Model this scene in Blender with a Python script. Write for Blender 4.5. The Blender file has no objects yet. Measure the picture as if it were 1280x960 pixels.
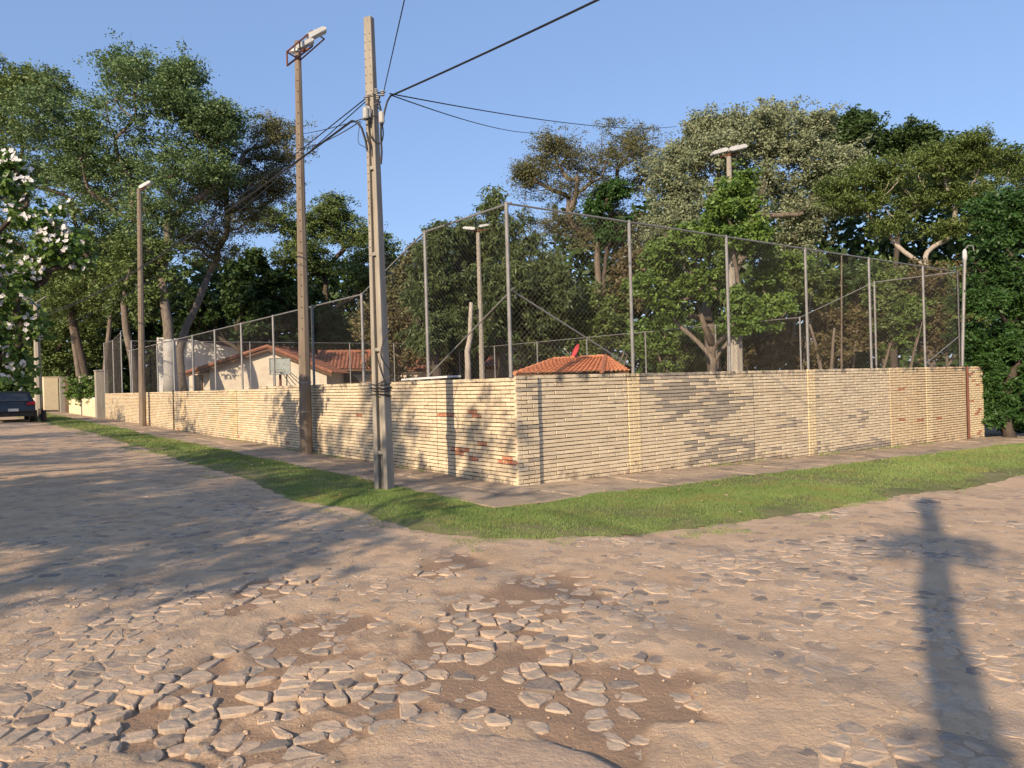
import bpy, math, random
import numpy as np
from mathutils import Vector, Matrix
R = math.radians
random.seed(7)
rng = np.random.default_rng(7)
scn = bpy.context.scene
col = scn.collection

# ------------------------------------------------------------------ camera
F = 930.0                       # focal length in pixels of the 1280 px photograph
CAM = Vector((0, 0, 1.6))
ROLL = R(1.6)
PITCH = 2.0 / F
fw = Vector((0, math.cos(PITCH), -math.sin(PITCH)))
rt = Vector((math.cos(ROLL), 0, -math.sin(ROLL)))
up = rt.cross(fw).normalized()
rt = fw.cross(up).normalized()
cam_data = bpy.data.cameras.new('camera')
cam = bpy.data.objects.new('camera', cam_data)
col.objects.link(cam)
cam.matrix_world = Matrix(((rt.x, up.x, -fw.x, CAM.x), (rt.y, up.y, -fw.y, CAM.y), (rt.z, up.z, -fw.z, CAM.z), (0, 0, 0, 1)))
cam_data.sensor_width = 36
cam_data.lens = F / 1280 * 36
cam_data.clip_end = 3000
scn.camera = cam

# ------------------------------------------------------------------ sky, sun, exposure
SUN_EL = R(25)
SHX, SHY = 0.47, 0.883            # horizontal direction in which shadows fall
world = bpy.data.worlds.new('World')
scn.world = world
world.use_nodes = True
wn = world.node_tree
sky = wn.nodes.new('ShaderNodeTexSky')
sky.sky_type = 'NISHITA'
sky.sun_disc = False
sky.sun_elevation = SUN_EL
sky.sun_rotation = math.atan2(-SHX, -SHY)
sky.air_density = 1.0
sky.dust_density = 0.9
sky.ozone_density = 3.6
bg = wn.nodes['Background']
bg.inputs[1].default_value = 0.15
tint = wn.nodes.new('ShaderNodeMix'); tint.data_type = 'RGBA'; tint.blend_type = 'MULTIPLY'; tint.inputs['Factor'].default_value = 1
tint.inputs['B'].default_value = (1.08, 1.0, 1.0, 1)
wn.links.new(sky.outputs[0], tint.inputs['A']); 
even = wn.nodes.new('ShaderNodeMix'); even.data_type = 'RGBA'; even.inputs['Factor'].default_value = .5
even.inputs['B'].default_value = (1.65, 2.6, 4.6, 1)      # constant blue mixed into the sky colour to flatten its gradient
wn.links.new(tint.outputs['Result'], even.inputs['A']); wn.links.new(even.outputs['Result'], bg.inputs[0])
sun_data = bpy.data.lights.new('sun', 'SUN')
sun = bpy.data.objects.new('sun', sun_data)
col.objects.link(sun)
sun_data.energy = 5.0
sun_data.angle = R(0.55)
sun_data.color = (1.0, 0.81, 0.585)
sd = Vector((SHX, SHY, -math.tan(SUN_EL) * math.hypot(SHX, SHY))).normalized()
sun.rotation_euler = sd.to_track_quat('-Z', 'Y').to_euler()
scn.view_settings.view_transform = 'Standard'
scn.view_settings.look = 'None'
scn.view_settings.exposure = 0.32
scn.view_settings.gamma = 1.0
scn.render.engine = 'CYCLES'
scn.cycles.max_bounces = 6
scn.cycles.transparent_max_bounces = 8

# ------------------------------------------------------------------ placing helpers
def at(px, py, Y):
    """point at forward distance Y seen at pixel (px, py) of the photograph"""
    d = fw + rt * ((px - 640) / F) - up * ((py - 480) / F)
    return CAM + d * (Y / d.y)
CORNER = Vector((0.0, 11.27, 0))
DL = Vector((-0.614, 0.789, 0)).normalized()
DR = Vector((0.80, 0.60, 0)).normalized()
NL = Vector((-0.789, -0.614, 0)).normalized()      # outward normal of the left wall
NR = Vector((0.60, -0.80, 0)).normalized()         # outward normal of the right wall
def gz(x, y):
    """height of the ground: a gentle fall to the right"""
    lin = -0.0246 * x - 0.0075 * (y - 11.27)
    return 1.5 * np.tanh(lin / 1.5)
def gpt(px, py):
    d = fw + rt * ((px - 640) / F) - up * ((py - 480) / F)
    t = 10.0
    for _ in range(40):
        p = CAM + d * t
        t = (float(gz(p.x, p.y)) - CAM.z) / d.z
    p = CAM + d * t
    return p
def hashn(ix, iy, s):
    h = (ix.astype(np.int64) * 374761393 + iy.astype(np.int64) * 668265263 + s * 1442695041) & 0x7fffffff
    h = ((h ^ (h >> 13)) * 1274126177) & 0x7fffffff
    h = h ^ (h >> 16)
    return (h & 0xffff) / 65535.0
def vnoise(x, y, s=0):
    x = np.asarray(x, float); y = np.asarray(y, float)
    ix = np.floor(x); iy = np.floor(y)
    fx = x - ix; fy = y - iy
    fx = fx * fx * (3 - 2 * fx); fy = fy * fy * (3 - 2 * fy)
    a = hashn(ix, iy, s); b = hashn(ix + 1, iy, s); c = hashn(ix, iy + 1, s); d = hashn(ix + 1, iy + 1, s)
    return (a * (1 - fx) + b * fx) * (1 - fy) + (c * (1 - fx) + d * fx) * fy
def fbm(x, y, sc, o=4, s=0):
    t = 0; a = 0.5; n = 0
    for k in range(o):
        t = t + a * vnoise(np.asarray(x) * sc * 2 ** k + 17.3 * k, np.asarray(y) * sc * 2 ** k - 9.1 * k, s + k)
        n += a; a *= 0.5
    return t / n

# ------------------------------------------------------------------ materials
def mat(name, c1, c2, scale=3.0, rough=0.85, bump=0.0, bscale=40.0, spec=0.25, tone=False, metal=0.0, obj=False, detail=5, trans=0.0, extra=None, stretch=None, bdist=0.01):
    m = bpy.data.materials.new(name)
    m.use_nodes = True
    n = m.node_tree.nodes; l = m.node_tree.links
    p = n['Principled BSDF']; out = n['Material Output']
    p.inputs['Roughness'].default_value = rough
    p.inputs['Specular IOR Level'].default_value = spec
    p.inputs['Metallic'].default_value = metal
    if obj:
        tc = n.new('ShaderNodeTexCoord'); pos = tc.outputs['Object']
    else:
        g = n.new('ShaderNodeNewGeometry'); pos = g.outputs['Position']
    if stretch:
        mp = n.new('ShaderNodeMapping'); mp.inputs['Scale'].default_value = stretch
        l.new(pos, mp.inputs['Vector']); pos = mp.outputs['Vector']
    nz = n.new('ShaderNodeTexNoise'); nz.inputs['Scale'].default_value = scale; nz.inputs['Detail'].default_value = detail
    nz.inputs['Roughness'].default_value = 0.65
    l.new(pos, nz.inputs['Vector'])
    fac = nz.outputs['Fac']
    mr = n.new('ShaderNodeMapRange'); mr.inputs['From Min'].default_value = 0.3; mr.inputs['From Max'].default_value = 0.7
    l.new(fac, mr.inputs['Value']); fac = mr.outputs[0]
    if tone:
        at_ = n.new('ShaderNodeAttribute'); at_.attribute_name = 'tone'
        oi = n.new('ShaderNodeObjectInfo')
        ad = n.new('ShaderNodeMath'); ad.operation = 'ADD'
        l.new(at_.outputs['Fac'], ad.inputs[0])
        if tone == 'obj': l.new(oi.outputs['Random'], ad.inputs[1])
        else: ad.inputs[1].default_value = 0
        fr = n.new('ShaderNodeMath'); fr.operation = 'FRACT'; l.new(ad.outputs[0], fr.inputs[0])
        mx = n.new('ShaderNodeMath'); mx.operation = 'MULTIPLY_ADD'; mx.inputs[1].default_value = 0.65
        ml = n.new('ShaderNodeMath'); ml.operation = 'MULTIPLY'; ml.inputs[1].default_value = 0.35
        l.new(fac, ml.inputs[0]); l.new(fr.outputs[0], mx.inputs[0]); l.new(ml.outputs[0], mx.inputs[2]); fac = mx.outputs[0]
    mix = n.new('ShaderNodeMix'); mix.data_type = 'RGBA'
    mix.inputs['A'].default_value = (*c1, 1); mix.inputs['B'].default_value = (*c2, 1)
    l.new(fac, mix.inputs['Factor'])
    res = mix.outputs['Result']
    if extra: res = extra(n, l, pos, res)
    l.new(res, p.inputs['Base Color'])
    if bump:
        b = n.new('ShaderNodeTexNoise'); b.inputs['Scale'].default_value = bscale; b.inputs['Detail'].default_value = 6
        b.inputs['Roughness'].default_value = 0.7
        l.new(pos, b.inputs['Vector'])
        bp = n.new('ShaderNodeBump'); bp.inputs['Strength'].default_value = bump; bp.inputs['Distance'].default_value = bdist
        l.new(b.outputs['Fac'], bp.inputs['Height']); l.new(bp.outputs[0], p.inputs['Normal'])
    if trans:
        tr = n.new('ShaderNodeBsdfTranslucent'); ms = n.new('ShaderNodeMixShader'); ms.inputs[0].default_value = trans
        l.new(res, tr.inputs['Color']); l.new(p.outputs[0], ms.inputs[1]); l.new(tr.outputs[0], ms.inputs[2]); l.new(ms.outputs[0], out.inputs['Surface'])
    return m
def over(scale, lo, hi, colr, amount=1.0, stretch=None, detail=4, seed=0.0):
    """a second layer (stain, dirt, lichen) where a noise passes a threshold"""
    def f(n, l, pos, res):
        v = pos
        mp = n.new('ShaderNodeMapping'); mp.inputs['Location'].default_value = (seed, seed * 1.7, seed * 0.3)
        if stretch: mp.inputs['Scale'].default_value = stretch
        l.new(pos, mp.inputs['Vector']); v = mp.outputs['Vector']
        z = n.new('ShaderNodeTexNoise'); z.inputs['Scale'].default_value = scale; z.inputs['Detail'].default_value = detail
        z.inputs['Roughness'].default_value = 0.7
        l.new(v, z.inputs['Vector'])
        r = n.new('ShaderNodeMapRange'); r.inputs['From Min'].default_value = lo; r.inputs['From Max'].default_value = hi
        r.inputs['To Max'].default_value = amount
        l.new(z.outputs['Fac'], r.inputs['Value'])
        x = n.new('ShaderNodeMix'); x.data_type = 'RGBA'
        l.new(r.outputs[0], x.inputs['Factor']); l.new(res, x.inputs['A']); x.inputs['B'].default_value = (*colr, 1)
        return x.outputs['Result']
    return f
def chain(*fs):
    def f(n, l, pos, res):
        for g in fs: res = g(n, l, pos, res)
        return res
    return f
def cobbles(scale, colr, amount):
    def f(n, l, pos, res):
        v = n.new('ShaderNodeTexVoronoi'); v.feature = 'DISTANCE_TO_EDGE'; v.inputs['Scale'].default_value = scale
        dn = n.new('ShaderNodeTexNoise'); dn.inputs['Scale'].default_value = 6; l.new(pos, dn.inputs['Vector'])
        ma = n.new('ShaderNodeMix'); ma.data_type = 'VECTOR'; ma.inputs['Factor'].default_value = .06
        l.new(pos, ma.inputs['A']); l.new(dn.outputs['Color'], ma.inputs['B']); l.new(ma.outputs['Result'], v.inputs['Vector'])
        r = n.new('ShaderNodeMapRange'); r.inputs['From Min'].default_value = .0; r.inputs['From Max'].default_value = .09
        r.inputs['To Min'].default_value = amount; r.inputs['To Max'].default_value = 0
        l.new(v.outputs['Distance'], r.inputs['Value'])
        m2 = n.new('ShaderNodeTexNoise'); m2.inputs['Scale'].default_value = .9; m2.inputs['Detail'].default_value = 4; l.new(pos, m2.inputs['Vector'])
        r2 = n.new('ShaderNodeMapRange'); r2.inputs['From Min'].default_value = .40; r2.inputs['From Max'].default_value = .58
        l.new(m2.outputs['Fac'], r2.inputs['Value'])
        mu = n.new('ShaderNodeMath'); mu.operation = 'MULTIPLY'; l.new(r.outputs[0], mu.inputs[0]); l.new(r2.outputs[0], mu.inputs[1])
        x = n.new('ShaderNodeMix'); x.data_type = 'RGBA'
        l.new(mu.outputs[0], x.inputs['Factor']); l.new(res, x.inputs['A']); x.inputs['B'].default_value = (*colr, 1)
        v2 = n.new('ShaderNodeTexVoronoi'); v2.inputs['Scale'].default_value = scale; l.new(ma.outputs['Result'], v2.inputs['Vector'])
        sp = n.new('ShaderNodeSeparateColor'); l.new(v2.outputs['Color'], sp.inputs['Color'])
        r3 = n.new('ShaderNodeMapRange'); r3.inputs['From Min'].default_value = .72; r3.inputs['From Max'].default_value = .95; r3.inputs['To Max'].default_value = .55
        l.new(sp.outputs['Red'], r3.inputs['Value'])
        y = n.new('ShaderNodeMix'); y.data_type = 'RGBA'
        l.new(r3.outputs[0], y.inputs['Factor']); l.new(x.outputs['Result'], y.inputs['A']); y.inputs['B'].default_value = (.26, .21, .17, 1)
        return y.outputs['Result']
    return f
def attrmix(name, colr):
    """mix towards a colour by a mesh attribute (patches of another soil)"""
    def f(n, l, pos, res):
        a = n.new('ShaderNodeAttribute'); a.attribute_name = name
        x = n.new('ShaderNodeMix'); x.data_type = 'RGBA'
        l.new(a.outputs['Fac'], x.inputs['Factor']); l.new(res, x.inputs['A']); x.inputs['B'].default_value = (*colr, 1)
        return x.outputs['Result']
    return f

M = {}
M['sand'] = mat('sand', (.48, .325, .20), (.63, .45, .29), 1.3, 0.95, 0.9, 34, 0.1, bdist=0.016,
                extra=chain(over(5, .52, .70, (.36, .26, .18), .5), over(60, .6, .72, (.24, .185, .145), .6), cobbles(7.5, (.36, .26, .175), .38), attrmix('soil', (.335, .22, .14))))
M['stone'] = mat('stone', (.31, .25, .19), (.46, .36, .265), 6, 0.85, 0.6, 30, 0.2, tone='obj', bdist=0.012,
                 extra=chain(over(7, .42, .60, (.55, .39, .255), .85), over(9, .60, .72, (.20, .175, .16), .6)))
M['dark_stone'] = mat('dark_stone', (.18, .145, .115), (.30, .245, .195), 8, 0.8, 0.6, 30, 0.25, tone='obj', bdist=0.012,
                      extra=over(4, .50, .66, (.52, .37, .245), .85))
M['verge_soil'] = mat('verge_soil', (.10, .13, .04), (.22, .19, .09), 2.5, 0.95, 0.5, 50, 0.1, extra=over(1.2, .55, .7, (.34, .25, .16), .6))
M['earth'] = mat('earth', (.17, .12, .08), (.27, .2, .14), 1.5, 0.95, 0.4, 30, 0.1)
M['court'] = mat('court_concrete', (.30, .27, .23), (.38, .33, .28), 1.5, 0.9, 0.2, 30, 0.2)
M['slab'] = mat('slab_concrete', (.33, .25, .17), (.47, .36, .25), 3.5, 0.9, 0.5, 50, 0.15, tone='obj',
                extra=chain(over(1.5, .48, .62, (.19, .155, .12), .8, (1, 1, 1)), over(7, .52, .66, (.24, .19, .14), .6), over(30, .58, .7, (.15, .12, .1), .6)))
def walldirt(n, l, pos, res):
    # damp splash at the foot, black mildew along the top courses
    d = n.new('ShaderNodeVectorMath'); d.operation = 'DOT_PRODUCT'; d.inputs[1].default_value = (.0246, .0075, 1); l.new(pos, d.inputs[0])
    z = n.new('ShaderNodeTexNoise'); z.inputs['Scale'].default_value = 3.5; z.inputs['Detail'].default_value = 6; z.inputs['Roughness'].default_value = .75; l.new(pos, z.inputs['Vector'])
    sx = n.new('ShaderNodeSeparateXYZ'); l.new(pos, sx.inputs[0])
    for src, a, b, c, am in ((d.outputs['Value'], .50, .10, (.27, .21, .15), .9), (sx.outputs['Z'], 1.40, 1.72, (.13, .12, .105), 1.0)):
        r = n.new('ShaderNodeMapRange'); r.inputs['From Min'].default_value = a; r.inputs['From Max'].default_value = b; l.new(src, r.inputs['Value'])
        q = n.new('ShaderNodeMath'); q.operation = 'MULTIPLY_ADD'; q.inputs[1].default_value = .22; l.new(r.outputs[0], q.inputs[0]); l.new(z.outputs['Fac'], q.inputs[2])
        t = n.new('ShaderNodeMapRange'); t.inputs['From Min'].default_value = .66; t.inputs['From Max'].default_value = .80; t.inputs['To Max'].default_value = am; l.new(q.outputs[0], t.inputs['Value'])
        x = n.new('ShaderNodeMix'); x.data_type = 'RGBA'; l.new(t.outputs[0], x.inputs['Factor']); l.new(res, x.inputs['A']); x.inputs['B'].default_value = (*c, 1); res = x.outputs['Result']
    return res
def brickmat(name, a, b, st1, st2, lo=.56):
    return mat(name, a, b, 9, 0.8, 0.35, 60, 0.25, tone='obj', bdist=0.004,
               extra=chain(over(.9, lo, lo + .2, st1, .55, (1, 1, 1.6), 5), over(2.6, .62, .72, st2, .7, (1, 1, 2.2), 6, 3.0), over(34, .62, .70, (.25, .19, .14), .6), walldirt))
M['brick'] = brickmat('cream_painted_brick', (.56, .445, .295), (.77, .635, .435), (.42, .345, .255), (.16, .145, .125))
M['brick_ochre'] = brickmat('ochre_painted_brick', (.62, .47, .28), (.72, .56, .35), (.56, .36, .18), (.42, .2, .1), .5)
M['brick_yellow'] = brickmat('yellow_pilaster_brick', (.72, .57, .335), (.80, .64, .40), (.7, .5, .26), (.55, .35, .17), .5)
M['brick_grey'] = brickmat('mildewed_brick', (.29, .25, .195), (.50, .41, .305), (.27, .24, .195), (.17, .155, .13), .5)
M['brick_red'] = mat('bare_red_brick', (.42, .14, .07), (.52, .25, .15), 14, 0.9, 0.4, 60, 0.2, tone='obj', extra=over(22, .54, .62, (.62, .5, .36), .9))
M['mortar'] = mat('dirty_mortar', (.055, .042, .032), (.13, .10, .072), 7, 0.95, 0.4, 40, 0.1)
M['galv'] = mat('galvanised_steel', (.20, .195, .185), (.30, .29, .275), 5, 0.55, 0.1, 60, 0.4, metal=0.35, extra=over(14, .58, .72, (.24, .15, .1), .5))
M['wire'] = mat('mesh_wire', (.13, .11, .09), (.20, .17, .14), 2, 0.6, 0, metal=0.3)
M['conc'] = mat('pole_concrete', (.25, .225, .185), (.40, .355, .285), 2.5, 0.9, 0.5, 25, 0.2, stretch=(5, 5, .6), bdist=0.006,
                extra=chain(over(6, .50, .66, (.22, .195, .17), .7, (5, 5, .4)), over(50, .6, .7, (.2, .18, .16), .5)))
M['conc2'] = mat('brown_pole_concrete', (.155, .12, .088), (.25, .20, .15), 2.5, 0.9, 0.5, 25, 0.2, stretch=(5, 5, .6), bdist=0.006)
M['black'] = mat('black_rubber', (.014, .014, .015), (.025, .025, .027), 5, 0.5)
M['dark'] = mat('hole_shade', (.012, .011, .01), (.03, .025, .02), 5, 0.9)  # near-black colour for the shade inside bolt holes
M['rust'] = mat('rusty_red_steel', (.13, .05, .035), (.2, .085, .06), 9, 0.7, 0.3, 60)
M['lampwhite'] = mat('lamp_housing', (.42, .42, .40), (.55, .55, .53), 5, 0.4)
M['glass'] = mat('lamp_glass', (.45, .47, .48), (.55, .57, .58), 5, 0.12, spec=.6)
M['porcelain'] = mat('grey_box', (.33, .32, .30), (.45, .44, .41), 8, 0.5)
M['plaster'] = mat('cream_plaster', (.60, .52, .40), (.68, .60, .47), 1.5, 0.9, 0.2, 30, extra=over(1.1, .55, .72, (.42, .36, .28), .5))
M['plaster_y'] = mat('yellow_plaster', (.66, .54, .34), (.72, .60, .40), 1.5, 0.9, 0.2, 30, extra=over(2, .55, .72, (.48, .38, .26), .5))
M['white'] = mat('white_plaster', (.62, .61, .58), (.72, .71, .68), 1.0, 0.85, extra=over(1.4, .5, .7, (.45, .43, .4), .6))
M['tile'] = mat('orange_roof_tile', (.46, .17, .08), (.62, .27, .14), 6, 0.85, 0.4, 50, tone=True, extra=over(3, .58, .72, (.3, .13, .08), .6))
M['tile_old'] = mat('weathered_roof_tile', (.24, .10, .065), (.40, .17, .10), 4, 0.9, 0.4, 50, tone=True, extra=over(3, .52, .68, (.14, .08, .06), .7))
M['wood'] = mat('dark_wood', (.10, .055, .03), (.17, .10, .06), 6, 0.8)
M['window'] = mat('dark_window_glass', (.02, .025, .03), (.04, .045, .05), 2, 0.1, spec=.6)
M['red'] = mat('red_dish_paint', (.45, .05, .06), (.55, .08, .08), 4, 0.45)
M['board'] = mat('backboard_paint', (.34, .38, .33), (.46, .49, .43), 4, 0.7, extra=over(9, .5, .65, (.25, .2, .15), .7))
M['carpaint'] = mat('black_car_paint', (.008, .009, .012), (.012, .013, .016), 2, 0.18, spec=.6)
M['tail'] = mat('red_tail_lens', (.25, .01, .01), (.35, .015, .015), 5, 0.2)
M['iron'] = mat('cast_iron', (.045, .042, .045), (.09, .08, .08), 20, 0.6, 0.4, 60, .4)
M['manhole'] = mat('manhole_concrete', (.46, .32, .21), (.62, .44, .295), 7, 0.95, 1.0, 26, bdist=0.02, extra=over(12, .55, .66, (.3, .23, .18), .6))
def bark(n, a, b): return mat(n, a, b, 3.5, 0.9, 0.8, 14, 0.15, stretch=(3, 3, .7), bdist=0.03)
M['bark'] = bark('grey_bark', (.11, .088, .068), (.24, .195, .155))
M['bark_pale'] = bark('pale_bark', (.30, .25, .20), (.48, .42, .35))
M['bark_dark'] = bark('dark_bark', (.055, .042, .032), (.12, .095, .075))
M['limewash'] = mat('limewashed_bark', (.40, .375, .33), (.54, .51, .45), 4, .9, .5, 20)
def leaf(n, a, b, tr=.16, rough=.5): return mat(n, a, b, .8, rough, 0, spec=.3, tone=True, trans=tr)
M['l_mid'] = leaf('mid_green_leaves', (0.061, 0.101, 0.027), (0.182, 0.236, 0.068))
M['l_blue'] = leaf('fresh_green_leaves', (0.067, 0.120, 0.044), (0.192, 0.275, 0.103))
M['l_brown'] = leaf('brownish_leaves', (.085, .088, .036), (.215, .210, .095))
M['l_dark'] = leaf('dark_green_leaves', (0.022, 0.048, 0.014), (0.072, 0.120, 0.031))
M['l_deep'] = leaf('deep_green_leaves', (.016, .046, .012), (.065, .140, .030))
M['l_mango'] = leaf('mango_leaves', (0.037, 0.065, 0.022), (0.131, 0.169, 0.057), .15, .45)
M['l_pale'] = leaf('pale_silvery_leaves', (.115, .150, .075), (.35, .375, .22))
M['l_olive'] = leaf('olive_feathery_leaves', (.070, .120, .028), (.205, .255, .075))
M['l_bright'] = leaf('bright_green_leaves', (0.057, 0.115, 0.021), (0.178, 0.270, 0.055))
M['l_scrub'] = leaf('dry_scrub_leaves', (.01+0.063, 0.063, 0.025), (0.190, 0.155, 0.071))
M['petal'] = mat('white_petals', (.70, .66, .66), (.85, .82, .80), 3, .6, tone=True, trans=.3)
M['grass'] = mat('grass_blades', (.105, .180, .045), (.32, .40, .125), .9, .6, spec=.25, tone=True, trans=.25,
                 extra=chain(over(1.3, .50, .64, (.29, .26, .095), .65), over(5, .56, .68, (.33, .29, .13), .5)))
M['deadleaf'] = mat('dry_leaves', (.34, .18, .09), (.58, .42, .26), 5, .8, tone=True)

# ------------------------------------------------------------------ building helpers
def tag(o, label=None, cat=None, group=None, kind=None):
    if label: o['label'] = label
    if cat: o['category'] = cat
    if group: o['group'] = group
    if kind: o['kind'] = kind
    return o
def empty(name, loc, label, cat, group=None):
    o = bpy.data.objects.new(name, None); col.objects.link(o)
    o.location = loc; o.empty_display_size = .2
    return tag(o, label, cat, group)
class MB:
    def __init__(s): s.v = []; s.f = []; s.mi = []; s.t = []
    def add(s, vs, fs, mi=0, tone=0.5):
        b = len(s.v); s.v += [tuple(v) for v in vs]; s.f += [tuple(b + i for i in f) for f in fs]
        s.mi += [mi] * len(fs); s.t += [tone] * len(vs)
    def box(s, c, size, ax=(1, 0, 0), ay=(0, 1, 0), az=(0, 0, 1), mi=0, tone=.5):
        c = Vector(c); ax = Vector(ax) * size[0] / 2; ay = Vector(ay) * size[1] / 2; az = Vector(az) * size[2] / 2
        vs = [c + ax * i + ay * j + az * k for k in (-1, 1) for j in (-1, 1) for i in (-1, 1)]
        s.add(vs, [(0, 2, 3, 1), (4, 5, 7, 6), (0, 1, 5, 4), (2, 6, 7, 3), (0, 4, 6, 2), (1, 3, 7, 5)], mi, tone)
    def tube(s, pts, r, n=8, cap=True, mi=0, tone=.5, phase=0):
        pts = [Vector(p) for p in pts]
        if not isinstance(r, (list, tuple)): r = [r] * len(pts)
        vs = []; up0 = None
        for i, p in enumerate(pts):
            d = (pts[min(i + 1, len(pts) - 1)] - pts[max(i - 1, 0)])
            if d.length < 1e-9: d = Vector((0, 0, 1))
            d.normalize()
            if up0 is None:
                up0 = Vector((1, 0, 0)) if abs(d.x) < .9 else Vector((0, 1, 0))
            a = (up0 - d * up0.dot(d)).normalized(); b = d.cross(a); up0 = a
            for k in range(n):
                w = 2 * math.pi * k / n + phase
                vs.append(p + (a * math.cos(w) + b * math.sin(w)) * r[i])
        fs = []
        for i in range(len(pts) - 1):
            for k in range(n):
                k2 = (k + 1) % n
                fs.append((i * n + k, i * n + k2, (i + 1) * n + k2, (i + 1) * n + k))
        if cap:
            fs.append(tuple(range(n - 1, -1, -1))); e = (len(pts) - 1) * n; fs.append(tuple(e + k for k in range(n)))
        s.add(vs, fs, mi, tone)
    def prism(s, poly, thick, mi=0, tone=.5):
        """polygon (world points) extruded by a vector"""
        n = len(poly); th = Vector(thick); p = [Vector(q) for q in poly]
        vs = p + [q + th for q in p]
        fs = [tuple(range(n)), tuple(range(2 * n - 1, n - 1, -1))] + [(i, n + i, n + (i + 1) % n, (i + 1) % n) for i in range(n)]
        s.add(vs, fs, mi, tone)
    def build(s, name, mats, parent=None, smooth=False, origin=None, label=None):
        if not isinstance(mats, (list, tuple)): mats = [mats]
        o0 = Vector(origin) if origin is not None else (Vector(parent.location) if parent is not None and parent.parent is None else (parent.parent.location.copy() if parent is not None else Vector((0, 0, 0))))
        me = bpy.data.meshes.new(name)
        me.from_pydata([(v[0] - o0.x, v[1] - o0.y, v[2] - o0.z) for v in s.v], [], s.f)
        for m in mats: me.materials.append(m)
        if len(mats) > 1: me.polygons.foreach_set('material_index', s.mi)
        a = me.attributes.new('tone', 'FLOAT', 'POINT'); a.data.foreach_set('value', s.t)
        if smooth: me.polygons.foreach_set('use_smooth', [True] * len(s.f))
        me.update()
        o = bpy.data.objects.new(name, me); col.objects.link(o)
        if parent is not None: o.parent = parent
        else: o.location = o0
        if label: o['label'] = label
        return o

def sub(mb, name, mats, parent, top, **k):
    """a sub-part: local frame is still that of the thing"""
    return mb.build(name, mats, parent, origin=top.location, **k)
def quads(name, V, mats, parent=None, tone=None, nv=4, origin=(0, 0, 0), smooth=False):
    """V: (n, nv, 3) array, one face each"""
    n = V.shape[0]
    me = bpy.data.meshes.new(name)
    me.vertices.add(n * nv); me.vertices.foreach_set('co', (V.reshape(-1, 3) - np.array(origin)).astype(np.float32).ravel())
    me.loops.add(n * nv); me.loops.foreach_set('vertex_index', np.arange(n * nv, dtype=np.int32))
    me.polygons.add(n); me.polygons.foreach_set('loop_start', np.arange(0, n * nv, nv, dtype=np.int32))
    me.update(calc_edges=True)
    me.materials.append(mats)
    if tone is not None:
        a = me.attributes.new('tone', 'FLOAT', 'POINT'); a.data.foreach_set('value', np.repeat(tone, nv).astype(np.float32))
    o = bpy.data.objects.new(name, me); col.objects.link(o)
    if parent is not None: o.parent = parent
    else: o.location = origin
    return o
def grid_mesh(name, X, Y, Z, m, attrs=None, smooth=True, keep=None):
    h, w = X.shape
    idx = np.arange(h * w).reshape(h, w)
    f = np.stack([idx[:-1, :-1], idx[:-1, 1:], idx[1:, 1:], idx[1:, :-1]], -1).reshape(-1, 4)
    if keep is not None: f = f[keep.reshape(-1)]
    me = bpy.data.meshes.new(name)
    me.vertices.add(h * w); me.vertices.foreach_set('co', np.stack([X, Y, Z], -1).astype(np.float32).ravel())
    me.loops.add(f.size); me.loops.foreach_set('vertex_index', f.astype(np.int32).ravel())
    me.polygons.add(len(f)); me.polygons.foreach_set('loop_start', np.arange(0, f.size, 4, dtype=np.int32))
    me.update(calc_edges=True)
    if smooth: me.polygons.foreach_set('use_smooth', np.ones(len(f), bool))
    me.materials.append(m)
    for k, v in (attrs or {}).items():
        a = me.attributes.new(k, 'FLOAT', 'POINT'); a.data.foreach_set('value', v.astype(np.float32).ravel())
    o = bpy.data.objects.new(name, me); col.objects.link(o)
    return o
def pip(x, y, poly):
    inside = np.zeros(x.shape, bool); n = len(poly)
    for i in range(n):
        x1, y1 = poly[i][0], poly[i][1]; x2, y2 = poly[(i + 1) % n][0], poly[(i + 1) % n][1]
        c = ((y1 > y) != (y2 > y)) & (x < (x2 - x1) * (y - y1) / (y2 - y1 + 1e-12) + x1)
        inside ^= c
    return inside
def pdist(x, y, line):
    d = np.full(x.shape, 1e9)
    for a, b in zip(line[:-1], line[1:]):
        ex, ey = b[0] - a[0], b[1] - a[1]; L = ex * ex + ey * ey
        t = np.clip(((x - a[0]) * ex + (y - a[1]) * ey) / L, 0, 1)
        d = np.minimum(d, np.hypot(x - a[0] - t * ex, y - a[1] - t * ey))
    return d

# ================================================================== GROUND
def tl(px):
    k = (px - 640) / F
    return -11.27 * k / (0.614 + 0.789 * k)
def tr_(px):
    k = (px - 640) / F
    return 11.27 * k / (0.8 - 0.6 * k)
def wl(t, off=0, z=0): return CORNER + DL * t + NL * off + Vector((0, 0, z))
def wr(t, off=0, z=0): return CORNER + DR * t + NR * off + Vector((0, 0, z))

# one sheet to the horizon, finer near by
gx = np.concatenate([-np.geomspace(600, 30, 26), np.linspace(-29, 29, 59), np.geomspace(30, 600, 26)])
GX, GY = np.meshgrid(gx, gx + 12)
tag(grid_mesh('ground', GX, GY, gz(GX, GY) - 0.075, M['earth']), kind='structure')

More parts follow.
